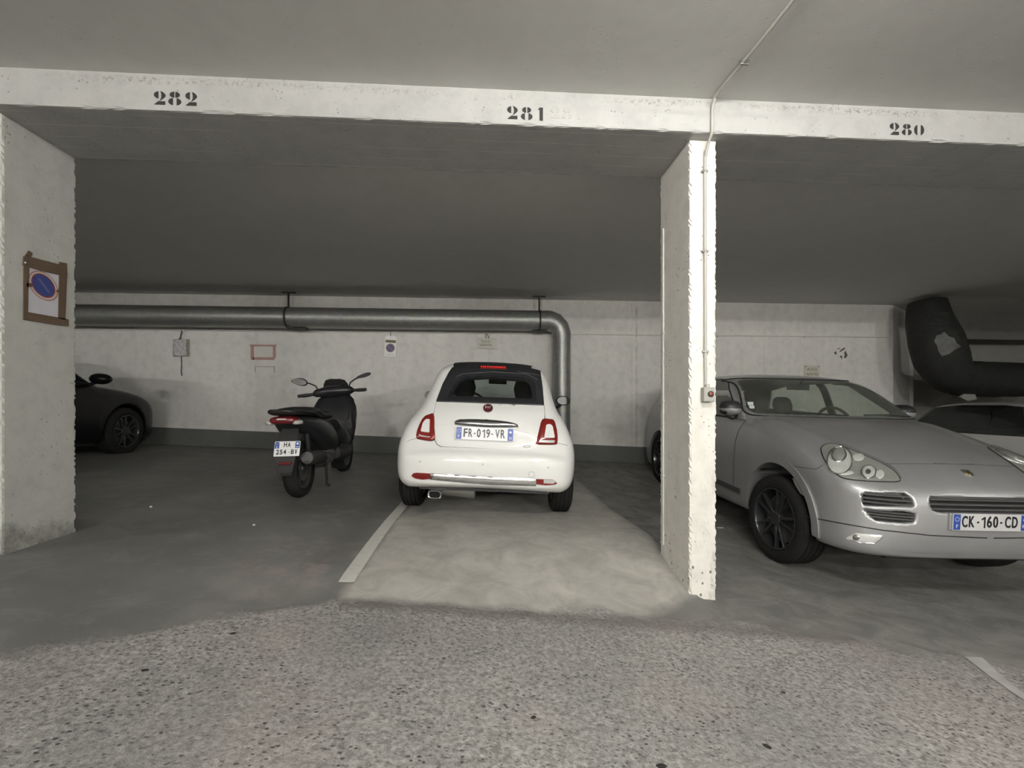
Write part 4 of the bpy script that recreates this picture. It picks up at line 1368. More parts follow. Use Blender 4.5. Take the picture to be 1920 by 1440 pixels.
    put_s('windscreen', sheet(fw, wp, .05, .002, .002), M_glass_mid, root, 60)
    put_s('windscreen_seal', seam(fw, wp, .009, .03, True), M_pblk, root)
    for (x0, x1) in ((-.55, -.02), (.15, .70)):
        a = fw.hit((x0, 1.135)); b = fw.hit((x1, 1.128))
        put('wiper', MB().tube([a[0]+a[1]*.012, (a[0]+b[0])/2+a[1]*.022, b[0]+b[1]*.012], .006, 6), M_pblk, root)
    ey2 = Cast(bv, eye=True, inv=inv)
    for poly in ([(1401,754),(1412,754),(1413,760),(1403,760)], [(1404,761),(1414,761),(1415,766),(1406,766)]):
        put_s('windscreen_sticker', sheet(ey2, poly, 2, .003, .001), M_sticker, root)
    # mirrors
    for s in (-1, 1):
        rings = []
        for t_, sz in ((-.09, .45), (-.06, .8), (-.01, 1.0), (.04, .98), (.05, .9)):
            rings.append([(s*.885+.105*sz*math.copysign(abs(math.cos(a))**.8, math.cos(a)), 1.68+t_, 1.175+.075*sz*math.copysign(abs(math.sin(a))**.8, math.sin(a))) for a in [2*math.pi*k/24 for k in range(24)]])
        mr = put('door_mirror', MB().loft(rings), M_pblk, root, smooth=60)
        put('mirror_cap', MB().loft([[(s*.885+.107*sz*math.cos(a), 1.68+t_, 1.172+.077*sz*math.sin(a)) for a in [math.pi+math.pi*k/16 for k in range(17)]] for t_, sz in ((-.095,.4),(-.062,.8),(-.01,1.0),(.035,.97))]), M_silver, mr, smooth=60)
        put('mirror_foot', MB().tube([(s*.92, 1.69, 1.11), (s*.86, 1.69, 1.085), (s*.78, 1.69, 1.07)], .03, 10), M_pblk, mr, smooth=60)
        put('mirror_glass', MB().loft([[(s*.885+.088*math.cos(a), 1.732+.002*k, 1.175+.06*math.sin(a)) for a in [2*math.pi*q/24 for q in range(24)]] for k in (0, 1)]), M_mirror, mr)
    # cabin
    for x in (-.38, .38):
        put('front_seat', seat_mb(x, 2.45, .32, .52, .22, -1), M_seat, root, smooth=40)
    put('rear_bench', seat_mb(-.40, 3.3, .28, .55, .22, -1), M_seat, root, smooth=40)
    put('rear_bench', seat_mb(.40, 3.3, .28, .55, .22, -1), M_seat, root, smooth=40)
    put('dashboard', MB().box((-.72, 1.45, .8), (.72, 1.85, 1.06)), M_cabin, root, bevel=.06)
    put('steering_wheel', MB().tube([(.38+.19*math.cos(a), 1.93+.07*math.sin(a), 1.02+.18*math.sin(a)) for a in [2*math.pi*k/24 for k in range(25)]], .016, 8, cap=False), M_pblk, root, smooth=60)
    put('cabin_mirror', MB().box((-.12, 1.98, 1.38), (.12, 2.0, 1.44)).tube([(0, 1.98, 1.43), (0, 1.92, 1.475)], .01, 8), M_pblk, root, bevel=.01)
    # underside and liners
    put('underbody', MB().box((-.55, .18, .20), (.55, 4.3, .5)).box((-.80, 1.36, .20), (.80, 3.1, .34)), M_pblk, root)
    for s in (-1, 1):
        put('arch_liner', MB().box((s*.60-.22, 1.315, .30), (s*.60+.22, 1.33, .62)), plain('liner_grey', (.16,.16,.15), .7), root)
    # wheels: the front ones are steered a little
    st = R(math.radians(4), 'Z')
    for x in (-.80, .80):
        s = 1 if x > 0 else -1
        for (yy, zz) in ((WY, .28), (RY, .405)):
            M_ = T(x, yy, zz) @ (st if yy == WY else Matrix.Identity(4))
            wheel(root, M_, .36, .235, .25, M_blackrim, 5, 'v', 'wheel', side=s)
    return root
silver_car = build_silver_car()
bpy.context.view_layer.update()
# ---------------------------------------------------------------- two cars seen only in part
def plain_car(name, label, cat, loc_, rot, prof, hw, cut, paint, glass_m, h=.02, wheels=((.75, .3), (3.3, .3)), Rt=.31, rim=None, mir=(2.75, .93), ends='nose'):
    """prof: side outline from tail (y=0) to nose; hw: half-width outline; cut: side-window outline"""
    root = thing(name, label, cat, loc_, rot)
    L = max(p[0] for p in prof)
    side = catmull(prof, 4)
    half = catmull(hw, 4, closed=False); front = half+[(-x, z) for x, z in reversed(half[1:-1])]
    W = max(p[0] for p in hw)
    ph = catmull([(0,-.02),(W*.5,-.01),(W*.78,.08),(W*.94,.3),(W,.7),(W,L-1.0),(W*.95,L-.45),(W*.78,L-.12),(W*.45,L+.0),(0,L+.02)], 4, closed=False)
    plan = ph+[(-x, y) for x, y in reversed(ph[1:-1])]
    TS = Table(side, (-.8, -.3), (L+.8, 2.0)); TF = Table(front, (-1.3, -.3), (1.3, 2.0)); TP = Table(plan, (-1.3, -.6), (1.3, L+.7))
    def outer(x, y, z):
        ax = np.abs(x)
        ye = y-.16*ax**2*np.clip(1.6-y, 0, 1)+.22*ax**2*np.clip((y-(L-2.2)), 0, 1)
        return smax(smax(TS(ye, z+.03*ax**2), TF(x, z), .09), TP(x, y), .10)
    TW = Table(cut, (-.5, 0), (L+.5, 2.0))
    top = max(p[1] for p in prof)
    def shell(x, y, z):
        o = outer(x, y, z); f = o
        for (wy, wz) in wheels:
            a = np.maximum(np.sqrt((y-wy)**2+(z-wz)**2)-(Rt+.05), .5-np.abs(x))
            f = smax(f, -a, .02)
        cav = np.maximum(o+.04, .6-z)
        cav = np.maximum(cav, np.maximum(.5-y, y-(L-1.0)))
        f = np.maximum(f, -cav)
        zb = min(p[1] for p in cut)
        f = np.maximum(f, -np.maximum(TW(y, z), .45-np.abs(x)))
        # front and rear screens
        scr = np.maximum(np.maximum(zb-z, z-(top-.09)), np.abs(x)-(.62-(z-zb)*.35))
        f = np.maximum(f, -scr)
        return f
    V0, Q0 = nets(outer, (-W-.1, -.1, .1), (W+.1, L+.1, top+.1), .03)
    bv = bvh_of(V0, Q0)
    V, Q = nets(shell, (-W-.1, -.1, .1), (W+.1, L+.1, top+.1), h)
    me = np_mesh('body', V, Q)
    bm = bmesh.new(); bm.from_mesh(me); bmesh.ops.recalc_face_normals(bm, faces=bm.faces); bm.to_mesh(me); bm.free()
    o = bpy.data.objects.new('body', me); C.objects.link(o); me.materials.append(paint); o.parent = root
    zb = min(p[1] for p in cut)
    for s in (-1, 1):
        sd = Cast(bv, (s*3, 0, 0), (0, 1, 0), (0, 0, 1), (-s, 0, 0))
        cx_ = sum(p[0] for p in cut)/len(cut); cz_ = sum(p[1] for p in cut)/len(cut)
        big = [(cx_+(p[0]-cx_)*1.03, cz_+(p[1]-cz_)*1.06) for p in cut]
        put_s('side_window', sheet(sd, big, .06, .002, .002), glass_m, root, 60)
        put_s('window_seal', seam(sd, big, .008, .04, True), M_pblk, root)
        put_s('door_joint', seam(sd, [(mir[0]+.15, zb-.02), (mir[0]+.2, .35)], .003, .04), M_seam, root)
        rings = []
        for t_, sz in ((-.06, .5), (-.03, .95), (.03, 1.0), (.07, .8), (.10, .35)):
            rings.append([(s*(W+.10)+.11*sz*math.cos(a), mir[0]+t_, mir[1]+.065*sz*math.sin(a)) for a in [2*math.pi*k/18 for k in range(18)]])
        mr = put('door_mirror', MB().loft(rings), M_pblk if paint is not M_blackpaint else paint, root, smooth=60)
        put('mirror_foot', MB().tube([(s*(W+.02), mir[0]+.02, mir[1]-.05), (s*(W-.08), mir[0]+.06, mir[1]-.08)], .022, 8), M_pblk, mr)
    for nm, dy in (('windscreen', -1), ('rear_window', 1)):
        fw = Cast(bv, (0, L+1 if dy < 0 else -1, 0), (1, 0, 0), (0, 0, 1), (0, dy, 0))
        put_s(nm, sheet(fw, [(-.64,zb-.01),(.64,zb-.01),(.64-.3*(top-.08-zb),top-.08),(-.64+.3*(top-.08-zb),top-.08)], .06, .002, .002), glass_m, root, 60)
    for x in (-W+.12, W-.12):
        for (wy, wz) in wheels:
            wheel(root, T(x, wy, Rt+.0), Rt, .2, Rt-.10, rim or M_rim_grey, 5, 'v', 'wheel', side=1 if x > 0 else -1)
    put('underbody', MB().box((-.5, .3, .2), (.5, L-.3, .5)), M_pblk, root)
    for x in (-.36, .36):
        put('front_seat', seat_mb(x, L*.5, .26, .5, .22, 1), M_seat, root, smooth=40)
    put('rear_bench', MB().box((-.55, L*.5-1.05, .5), (.55, L*.5-.85, .93)), M_seat, root, bevel=.04)
    put('dashboard', MB().box((-.6, mir[0]+.05, .66), (.6, mir[0]+.4, zb-.06)), M_cabin, root, bevel=.04)
    return root, bv

M_blackpaint = plain('black_car_paint', (0.006, 0.006, 0.007), 0.3, var=.02, spec=.22, coat=.06)
M_lightpaint = plain('pale_silver_paint', (0.50, 0.50, 0.48), 0.35, var=.02, coat=.4)

gb = ground(-5.0, 6.2)-.01
black_car, bvb = plain_car('dark_car', 'black car parked nose-in behind the worn pillar with the taped notice', 'car',
    (-5.50, 2.92, EYE-.62), (.012, .04, 0),
    [(.12,.25),(.02,.4),(0,.6),(.03,.82),(.2,.94),(.5,1.08),(.95,1.32),(1.5,1.41),(1.95,1.41),(2.3,1.33),(2.75,1.08),(3.02,.92),(3.2,.885),(3.5,.845),(3.8,.77),(4.03,.66),(4.12,.5),(4.10,.3),(4.0,.2),(3.0,.17),(1.0,.17)],
    [(0,.15),(.6,.15),(.78,.2),(.85,.32),(.87,.5),(.865,.68),(.84,.8),(.80,.9),(.75,1.0),(.70,1.15),(.63,1.3),(.5,1.38),(.25,1.42),(0,1.43)],
    [(.75,.97),(2.75,.93),(2.3,1.24),(1.9,1.33),(1.4,1.33),(1.0,1.24)], M_blackpaint, M_glass_dark, wheels=((.72,.3),(3.32,.3)), rim=M_blackrim, mir=(2.72,.97))

light_car, bvl = plain_car('coupe_car', 'pale silver coupe with dark windows behind the large silver car', 'car',
    (7.0, 3.35, EYE-1.345), (.02, .0, 0),
    [(.12,.25),(.02,.4),(0,.6),(.05,.85),(.3,.98),(.75,1.10),(1.2,1.30),(1.5,1.375),(2.0,1.40),(2.55,1.385),(2.82,1.33),(3.02,1.16),(3.18,.99),(3.35,.93),(3.55,.86),(3.7,.76),(3.80,.6),(3.8,.4),(3.7,.2),(2.6,.17),(1.0,.17)],
    [(0,.15),(.55,.15),(.74,.2),(.80,.32),(.82,.5),(.815,.7),(.80,.82),(.77,.92),(.735,1.0),(.68,1.15),(.61,1.29),(.48,1.36),(.25,1.40),(0,1.41)],
    [(1.43,1.0),(3.06,.985),(2.84,1.27),(2.4,1.325),(1.9,1.33),(1.68,1.31)], M_lightpaint, M_glass_dark, wheels=((.7,.3),(3.1,.3)), mir=(2.85,.98))
# ---------------------------------------------------------------- black scooter
M_sblack = plain('scooter_black_plastic', (0.016, 0.016, 0.018), 0.38, var=.05, coat=.15)
M_smatt = plain('scooter_matt_plastic', (0.022, 0.022, 0.022), 0.65)
M_sseat = plain('scooter_seat_vinyl', (0.012, 0.012, 0.013), 0.5)
M_smetal = plain('scooter_metal', (0.30, 0.30, 0.29), 0.35, .8)
M_ssilver = plain('scooter_rim', (0.16, 0.16, 0.16), 0.35, .7)
M_sred = plain('scooter_red_lens', (0.12, 0.010, 0.012), 0.25, coat=.3)
M_smoke = glass('smoked_screen', (0.22, 0.22, 0.22), 1.0)

def superring(cx, y, cz, rx, rz, p=.8, n=24, sk=0.0):
    out = []
    for k in range(n):
        a = 2*math.pi*k/n
        ca, sa = math.cos(a), math.sin(a)
        out.append((cx+rx*math.copysign(abs(ca)**p, ca), y+sk*sa*rz, cz+rz*math.copysign(abs(sa)**p, sa)))
    return out

def build_scooter():
    pr = on_floor(563, 932); pf = on_floor(641, 884)
    ang = math.atan2(pf.x-pr.x, pf.y-pr.y)
    root = thing('scooter', 'black scooter on its side stand facing the back wall beside the white car', 'scooter',
                 (pr.x, pr.y, ground(pr.x, pr.y)+.0), (0.02, -.02, -ang))
    wb = 1.46
    # wheels
    def sw(y, Rt, Wt, nm, spokes):
        r = bpy.data.objects.new(nm, None); C.objects.link(r); r.parent = root; r.location = (0, y, Rt)
        h = Wt/2
        prof = [(Rt-.085, -h*.72), (Rt-.05, -h), (Rt-.025, -h*.9), (Rt-.008, -h*.5), (Rt, 0), (Rt-.008, h*.5), (Rt-.025, h*.9), (Rt-.05, h), (Rt-.085, h*.72), (Rt-.085, -h*.72)]
        put('tyre', MB().lathe(prof, 60), M_tyre, r, smooth=50)
        m = MB().lathe([(Rt-.083, -h*.72), (Rt-.105, -h*.6), (Rt-.105, h*.6), (Rt-.083, h*.72), (Rt-.083, -h*.72)], 48)
        m.lathe([(0, -.05), (.045, -.05), (.045, .05), (0, .05)], 24)
        for k in range(spokes):
            Rk = R(2*math.pi*k/spokes, 'X')
            m.box((-.03, -.016, .03), (.03, .016, Rt-.10), Rk)
        put('rim', m, M_ssilver, r, smooth=30)
        put('brake_disc', MB().lathe([(.06, h*.55), (.115, h*.55), (.115, h*.6), (.06, h*.6)], 32), M_smetal, r, smooth=30)
    sw(0, .27, .13, 'rear_wheel', 5)
    sw(wb, .285, .11, 'front_wheel', 5)
    # engine and swing arm
    put('engine', MB().loft([superring(-.09, y, z, rx, rz, .7) for y, z, rx, rz in ((-.16,.27,.05,.08),(-.05,.28,.07,.12),(.2,.31,.08,.13),(.42,.34,.09,.13),(.55,.35,.06,.08))]), M_smatt, root, smooth=50)
    put('crankcase', MB().loft([superring(.03, y, z, rx, rz, .7) for y, z, rx, rz in ((.30,.33,.07,.07),(.36,.34,.13,.12),(.55,.35,.13,.12),(.66,.36,.10,.09))]), M_smetal, root, smooth=50)
    put('rear_shock', MB().tube([(.10, -.02, .30), (.11, -.10, .60)], .022, 10).tube([(-.12, -.02, .30), (-.11, -.10, .60)], .022, 10), M_smatt, root, smooth=50)
    ex = put('muffler', MB().tube([(.165, -.26, .40), (.165, -.24, .395), (.16, .10, .36), (.155, .22, .34)], [.045, .062, .066, .035], 20), M_smatt, root, smooth=50)
    put('muffler_cap', MB().lathe([(0, -.005), (.052, -.005), (.052, .006), (0, .006)], 24, T(.165, -.262, .40), 'Y'), plain('muffler_cap_grey', (.12,.12,.12), .4, .5), ex)
    put('exhaust_pipe', MB().tube([(.155, .2, .34), (.14, .34, .27), (.08, .5, .25), (.05, .6, .3)], .017, 10), M_smetal, ex, smooth=60)
    put('crash_hose', MB().tube([(.10,.30,.42),(.14,.38,.46),(.16,.46,.42),(.13,.55,.40)], .012, 8).tube([(.13,.25,.40),(.17,.34,.38),(.16,.44,.34)], .009, 8), M_smetal, root, smooth=60)
    # tail body under the seat
    put('tail_fairing', MB().loft([superring(0, y, z, rx, rz, .75) for y, z, rx, rz in
        ((-.34,.735,.04,.025),(-.31,.73,.085,.045),(-.24,.71,.11,.065),(-.10,.68,.145,.10),(.10,.62,.19,.15),(.30,.56,.20,.19),(.50,.52,.19,.19),(.66,.46,.17,.16),(.76,.40,.14,.10))]), M_sblack, root, smooth=60)
    put('under_seat_panel', MB().loft([superring(0, y, z, rx, rz, .8) for y, z, rx, rz in ((-.16,.58,.08,.05),(0,.56,.10,.08),(.25,.50,.12,.12),(.5,.42,.13,.12))]), M_smatt, root, smooth=60)
    # seat in two steps
    seat = put('seat', MB().loft([superring(0, y, z, rx, rz, .7) for y, z, rx, rz in
        ((-.20,.80,.08,.02),(-.17,.805,.13,.035),(0,.805,.15,.042),(.16,.80,.155,.042),(.20,.775,.155,.045),(.28,.755,.165,.042),(.5,.75,.16,.042),(.66,.74,.12,.038),(.74,.72,.06,.02))]), M_sseat, root, smooth=60)
    # grab rail as a wide black tail shelf
    put('grab_rail', MB().loft([superring(0, y, z, rx, rz, .6) for y, z, rx, rz in ((-.40,.815,.07,.010),(-.385,.81,.105,.022),(-.30,.80,.125,.026),(-.15,.79,.145,.022),(.05,.77,.15,.015))]), M_sblack, root, smooth=60)
    for s in (-1, 1):
        put('grab_handle', MB().tube([(s*.09, -.36, .82), (s*.14, -.26, .815), (s*.17, -.05, .79), (s*.17, .12, .75)], .013, 8), M_smatt, root, smooth=60)
    # tail lamp
    tl = put('tail_light', MB().loft([superring(0, y, .735, rx, rz, .7) for y, rx, rz in ((-.372,.07,.018),(-.365,.10,.028),(-.33,.115,.034),(-.26,.115,.034))]), M_sred, root, smooth=60)
    for s in (-1, 1):
        put('indicator_lamp', MB().loft([superring(s*.112, y, .715, rx, rz, .8) for y, rx, rz in ((-.362,.012,.010),(-.352,.030,.018),(-.28,.034,.020))]), plain('indicator_clear', (.45,.43,.40), .2), tl, smooth=60)
    put('tail_reflection_strip', MB().box((-.035, -.377, .742), (.04, -.370, .752)), M_lensw, tl)
    # mudguard and plate
    put('rear_mudguard', MB().loft([[(.03+sx*wd, y, z) for sx, dy in ((-1,0),(1,0))]+[(.03+sx*wd*.95, y+.014, z-.012) for sx in (1,-1)] for y, z, wd in
        ((-.26,.66,.07),(-.31,.60,.08),(-.345,.53,.085),(-.38,.45,.085),(-.395,.38,.075),(-.39,.30,.055),(-.385,.27,.04))]), M_smatt, root, smooth=50)
    plm = T(.045, -.385, .495) @ R(-.33, 'X')
    plate(root, plm, [('HA', 0, .033, .062, .058), ('-', .068, .033, .012, .05), ('254', -.045, -.030, .088, .056), ('-', .020, -.030, .012, .05), ('BV', .062, -.030, .058, .056)], .21, .13, ' ')
    put('rear_reflector', MB().box((-.015, -.425, .362), (.085, -.405, .388)), M_sred, root, bevel=.006)
    # floor board tunnel and leg shield
    put('foot_board', MB().loft([superring(0, y, z, rx, rz, .5) for y, z, rx, rz in ((.62,.34,.20,.07),(.8,.30,.215,.06),(1.0,.30,.215,.06),(1.12,.36,.20,.08))]), M_smatt, root, smooth=50)
    put('centre_tunnel', MB().loft([superring(0, y, z, rx, rz, .7) for y, z, rx, rz in ((.66,.45,.10,.12),(.85,.43,.085,.12),(1.05,.50,.10,.16),(1.15,.60,.12,.2))]), M_sblack, root, smooth=50)
    put('leg_shield', MB().loft([superring(0, y, z, rx, .04, .6, sk=0) for y, z, rx in ((1.12,.28,.12),(1.10,.36,.19),(1.09,.50,.235),(1.10,.66,.255),(1.14,.80,.25),(1.20,.90,.21),(1.24,.955,.15))]), M_sblack, root, smooth=60)
    ls = MB()
    rings = []
    for z, hw_, y0, dp in ((.24,.10,1.14,.06),(.32,.17,1.08,.12),(.45,.225,1.05,.17),(.60,.25,1.05,.20),(.74,.255,1.08,.21),(.84,.235,1.13,.20),(.92,.18,1.18,.16),(.97,.10,1.22,.10)):
        rings.append([(hw_*math.copysign(abs(math.cos(a))**.7, math.cos(a)), y0+dp/2+dp/2*math.sin(a)+.05*abs(math.cos(a))*-1, z) for a in [2*math.pi*k/28 for k in range(28)]])
    put('front_fairing', ls.loft(rings), M_sblack, root, smooth=60)
    for s in (-1, 1):
        put('knee_panel', MB().loft([superring(s*.20, y, .62, .03, rz, .8) for y, rz in ((1.0,.06),(1.06,.16),(1.12,.18))]), M_smatt, root, smooth=60)
    # front fork and mudguard
    for s in (-1, 1):
        put('fork_leg', MB().tube([(s*.075, wb, .285), (s*.075, wb-.10, .62)], .02, 10), M_smetal, root, smooth=60)
    rings = []
    for a in np.linspace(-.5, 2.3, 14):
        rr = .315
        y = wb-rr*math.sin(a)*1.0*-1*-1; z = .285+rr*math.cos(a)
        rings.append([(x, wb-(rr-abs(x)*.25)*math.sin(a), .285+(rr-abs(x)*.25)*math.cos(a)) for x in (-.075,-.04,0,.04,.075)]+[(x, wb-(rr-.014-abs(x)*.25)*math.sin(a), .285+(rr-.014-abs(x)*.25)*math.cos(a)) for x in (.075,.04,0,-.04,-.075)])
    put('front_mudguard', MB().loft(rings), M_sblack, root, smooth=50)
    # steering head, turned a little
    hd = bpy.data.objects.new('handlebar', None); C.objects.link(hd); hd.parent = root
    hd.location = (.075, 1.18, 0); hd.rotation_euler = (0, -.09, .06)
    put('handlebar_cover', MB().loft([superring(x, 0, z, .03, rz, .8) if False else [(x, -.01+ry*math.cos(a), z+rz*math.sin(a)) for a in [2*math.pi*k/20 for k in range(20)]] for x, z, ry, rz in
        ((-.235,1.005,.02,.02),(-.20,1.01,.045,.045),(-.10,1.015,.075,.06),(0,1.02,.085,.06),(.10,1.015,.075,.06),(.20,1.01,.045,.045),(.235,1.005,.02,.02))]), M_sblack, hd, smooth=60)
    for s in (-1, 1):
        put('grip', MB().tube([(s*.22, -.02, 1.005), (s*.30, -.05, 1.0), (s*.385, -.085, .995)], [.014, .019, .018], 12), M_smatt, hd, smooth=60)
        put('brake_lever', MB().tube([(s*.22, .03, .995), (s*.28, .04, .985), (s*.355, .0, .98)], .007, 6), M_smetal, hd, smooth=60)
        st_ = put('mirror_stalk', MB().tube([(s*.17, 0, 1.04), (s*.20, .01, 1.10), (s*.26, .0, 1.135), (s*.30, -.01, 1.145)], .009, 8), M_smatt, hd, smooth=60)
        c = Vector((s*.365, -.02, 1.165))
        body = [[(c.x+s*.0+ .088*sz*math.cos(a), c.y+dy+.05*math.cos(a)*0, c.z+(.045+.012*s*math.cos(a)*s)*(1 if s < 0 else .5)*sz*math.sin(a)+.018*s*math.cos(a)) for a in [2*math.pi*k/22 for k in range(22)]] for dy, sz in ((-.012,.92),(-.008,1.0),(.012,1.0),(.035,.6))]
        gm = plain('scooter_mirror_glass', (.42,.42,.42), .15, .8) if s < 0 else M_smatt  # right glass in dark matt, standing in for a dark reflection
        mh = put('mirror_housing', MB().loft(body), M_smatt, hd, smooth=60)
        put('mirror_glass', MB().loft([[(c.x+.078*math.cos(a), c.y-.014-.001*k, c.z+(.038 if s < 0 else .017)*math.sin(a)+.018*s*math.cos(a)) for a in [2*math.pi*q/22 for q in range(22)]] for k in (0, 1)]), gm, mh)
    put('instrument_panel', MB().box((-.10, -.05, 1.055), (.10, .05, 1.085)), M_smatt, hd, bevel=.02)
    # small smoked screen
    rings = []
    for z, hw_, y0 in ((.93,.15,1.30),(1.02,.155,1.29),(1.10,.14,1.265),(1.145,.11,1.245),(1.16,.05,1.238)):
        rings.append([(x*hw_, y0-.06*x*x, z) for x in np.linspace(-1, 1, 9)]+[(x*hw_, y0+.004-.06*x*x, z) for x in np.linspace(1, -1, 9)])
    put('windshield', MB().loft(rings), M_smoke, root, smooth=50)
    put('screen_base', MB().loft([superring(0, y, z, rx, rz, .7) for y, z, rx, rz in ((1.16,.98,.06,.02),(1.2,.985,.14,.05),(1.28,.96,.15,.06),(1.36,.90,.10,.06))]), M_sblack, root, smooth=60)
    # side stand
    put('side_stand', MB().tube([(-.12, .62, .24), (-.24, .66, .035), (-.27, .66, .028)], .012, 8), M_smatt, root, smooth=60)
    put('centre_stand', MB().tube([(.13, .36, .24), (.17, .24, .075), (.20, .22, .06)], .013, 8).tube([(.13, .36, .24), (-.13, .36, .24)], .013, 8).tube([(-.13, .36, .24), (-.17, .24, .09)], .013, 8), M_smatt, root, smooth=60)
    return root
scooter = build_scooter()
# ---------------------------------------------------------------- stencilled bay numbers on the beam
M_stencil = plain('stencil_paint', (0.022, 0.021, 0.018), 0.7, var=.3, scale=40)
def half_disc(cx, cz, rx, rz, x0, x1, n=16):
    """part of an ellipse between two upright cuts, seen from the front"""
    P = []
    xs = [x0+(x1-x0)*i/n for i in range(n+1)]
    f = lambda x: rz*math.sqrt(max(0, 1-((x-cx)/rx)**2))
    for x in xs: P.append((x, cz+f(x)))
    for x in reversed(xs): P.append((x, cz-f(x)))
    out = []
    for p in P:
        if not out or abs(p[0]-out[-1][0])+abs(p[1]-out[-1][1]) > 1e-5: out.append(p)
    return out
def digit(ch):
    if ch == '2':
        return [half_disc(.0, .70, .40, .27, -.40, -.10), [(.02,.98),(.14,.95),(.28,.86),(.38,.73),(.38,.62),(.28,.50),(.12,.37),(-.02,.28),(.06,.40),(.10,.55),(.10,.75),(.07,.90)],
                [(-.38,.0),(-.24,.13),(-.10,.25),(.36,.25),(.36,.0)]]
    if ch == '8':
        return [half_disc(0, .75, .34, .215, -.34, -.045), half_disc(0, .75, .34, .215, .045, .34),
                half_disc(0, .25, .44, .265, -.44, -.13), half_disc(0, .25, .44, .265, .13, .44)]
    if ch == '1':
        return [[(-.06,0),(.20,0),(.20,1.0),(-.06,1.0)], [(-.17,.80),(-.06,.86),(-.06,.98),(-.17,.84)]]
    return [half_disc(0, .5, .48, .52, -.48, -.18), half_disc(0, .5, .48, .52, .18, .48)]

def bay_number(s, us, vb, vt, mat=M_stencil, parent=beam):
    Y = 2.50
    for ch, u in zip(s, us):
        k = (u-us[0])/(us[-1]-us[0]) if us[-1] != us[0] else 0
        b = vb[0]+(vb[1]-vb[0])*k; t_ = vt[0]+(vt[1]-vt[0])*k
        p0 = at_y(u, b, Y); p1 = at_y(u, t_, Y)
        h = p1.z-p0.z
        m = MB()
        for poly in digit(ch):
            m.prism([(p0.x+x*h*1.02, p0.z+z*h) for x, z in poly], Y-.0022, Y+.004)
        put('stencilled_digit', m, mat, parent)
bay_number('282', (300, 328, 359), (196.5, 198.5), (170.5, 172.5))
bay_number('281', (961, 987.5, 1013), (223.5, 226.5), (198.5, 202))
bay_number('280', (1677, 1700, 1723), (253, 254), (230, 234))
M_ghost = plain('faded_stencil', (0.375, 0.372, 0.352), 0.85)
bay_number('281', (1041, 1063, 1084), (222, 224), (199, 203), M_ghost)

# ---------------------------------------------------------------- conduit and switch on the pillar
M_conduit = plain('grey_conduit', (0.42, 0.41, 0.37), 0.5)
M_wcond = plain('whitewashed_conduit', (0.62, 0.61, 0.56), 0.6)
cd = thing('cable_conduit', 'thin grey conduit running over the lane ceiling, beam and pillar to the switch box', 'conduit', (1.31, 2.56, CEIL-.02))
c0 = cd.location
def rel(p): return Vector(p)-c0
xa = at_y(1335, 215, 2.49).x
pts = [(1.335, 1.0, CEIL-.014), (1.333, 1.3, CEIL-.014), (1.32, 2.0, CEIL-.014), (xa, 2.40, CEIL-.016), (xa, 2.465, CEIL-.03), (xa, 2.487, CEIL-.07), (xa, 2.489, BZ+.03), (xa, 2.492, BZ-.005),
       (xa, 2.53, BZ-.04), (xa, 2.562, BZ-.10), (at_y(1322, 330, 2.566).x, 2.566, at_y(1322, 320, 2.566).z), (at_y(1323, 722, 2.566).x, 2.566, at_y(1323, 722, 2.566).z)]
pts = [Vector(p) for p in pts]
put('conduit_tube', MB().tube([rel(p) for p in catmull(pts, 4, closed=False)], .0085, 12), M_conduit, cd, smooth=60)
for (u, v) in ((1321, 321), (1322, 471), (1323, 659)):
    p = at_y(u, v, 2.566)
    put('pipe_clip', MB().box((-.018, -.008, -.006), (.018, .014, .006), T(*rel(p))), M_smetal, cd, bevel=.002)
for y in (1.2, 2.21):
    put('pipe_clip', MB().box((1.295, y-.006, CEIL-.024), (1.34, y+.006, CEIL-.001), T(*(-c0))), M_smetal, cd, bevel=.002)
sp = at_y(1324, 740, 2.578)
sb = thing('switch_box', 'small grey switch box with a red push button on the whitewashed pillar', 'switch', (sp.x, 2.578, sp.z))
put('box_body', MB().box((-.034, -.042, -.042), (.034, .002, .042)), plain('switch_grey', (.33,.325,.29), .5), sb, bevel=.006)
put('switch_collar', MB().tube([(0, -.016, .038), (0, -.016, .062)], .012, 12), M_conduit, sb, smooth=40)
put('push_button', MB().lathe([(0, -.052), (.008, -.052), (.012, -.049), (.012, -.040), (.0, -.040)], 20, T(.006, 0, .002), 'Y'), plain('button_red', (.14,.03,.02), .4), sb, smooth=40)
put('button_collar', MB().lathe([(.012, -.046), (.018, -.046), (.018, -.040), (.012, -.040), (.012, -.046)], 24, T(.006, 0, .002), 'Y'), M_smatt, sb, smooth=40)
# white cable on the side of the pillar
pc = thing('white_cable', 'white painted cable running down the shaded side of the whitewashed pillar', 'cable', (1.205, 2.95, EYE))
yy = 2.955
put('cable_run', MB().tube([(-.006, 0, at_x(1244, 430, 1.205).z-EYE), (-.006, 0, at_x(1244, 1020, 1.205).z-EYE)], .006, 8), M_wcond, pc, smooth=60)
for z in (.5, .05, -.45): put('cable_clip', MB().box((-.014, -.012, z-.004), (.0, .012, z+.004)), M_wcond, pc)

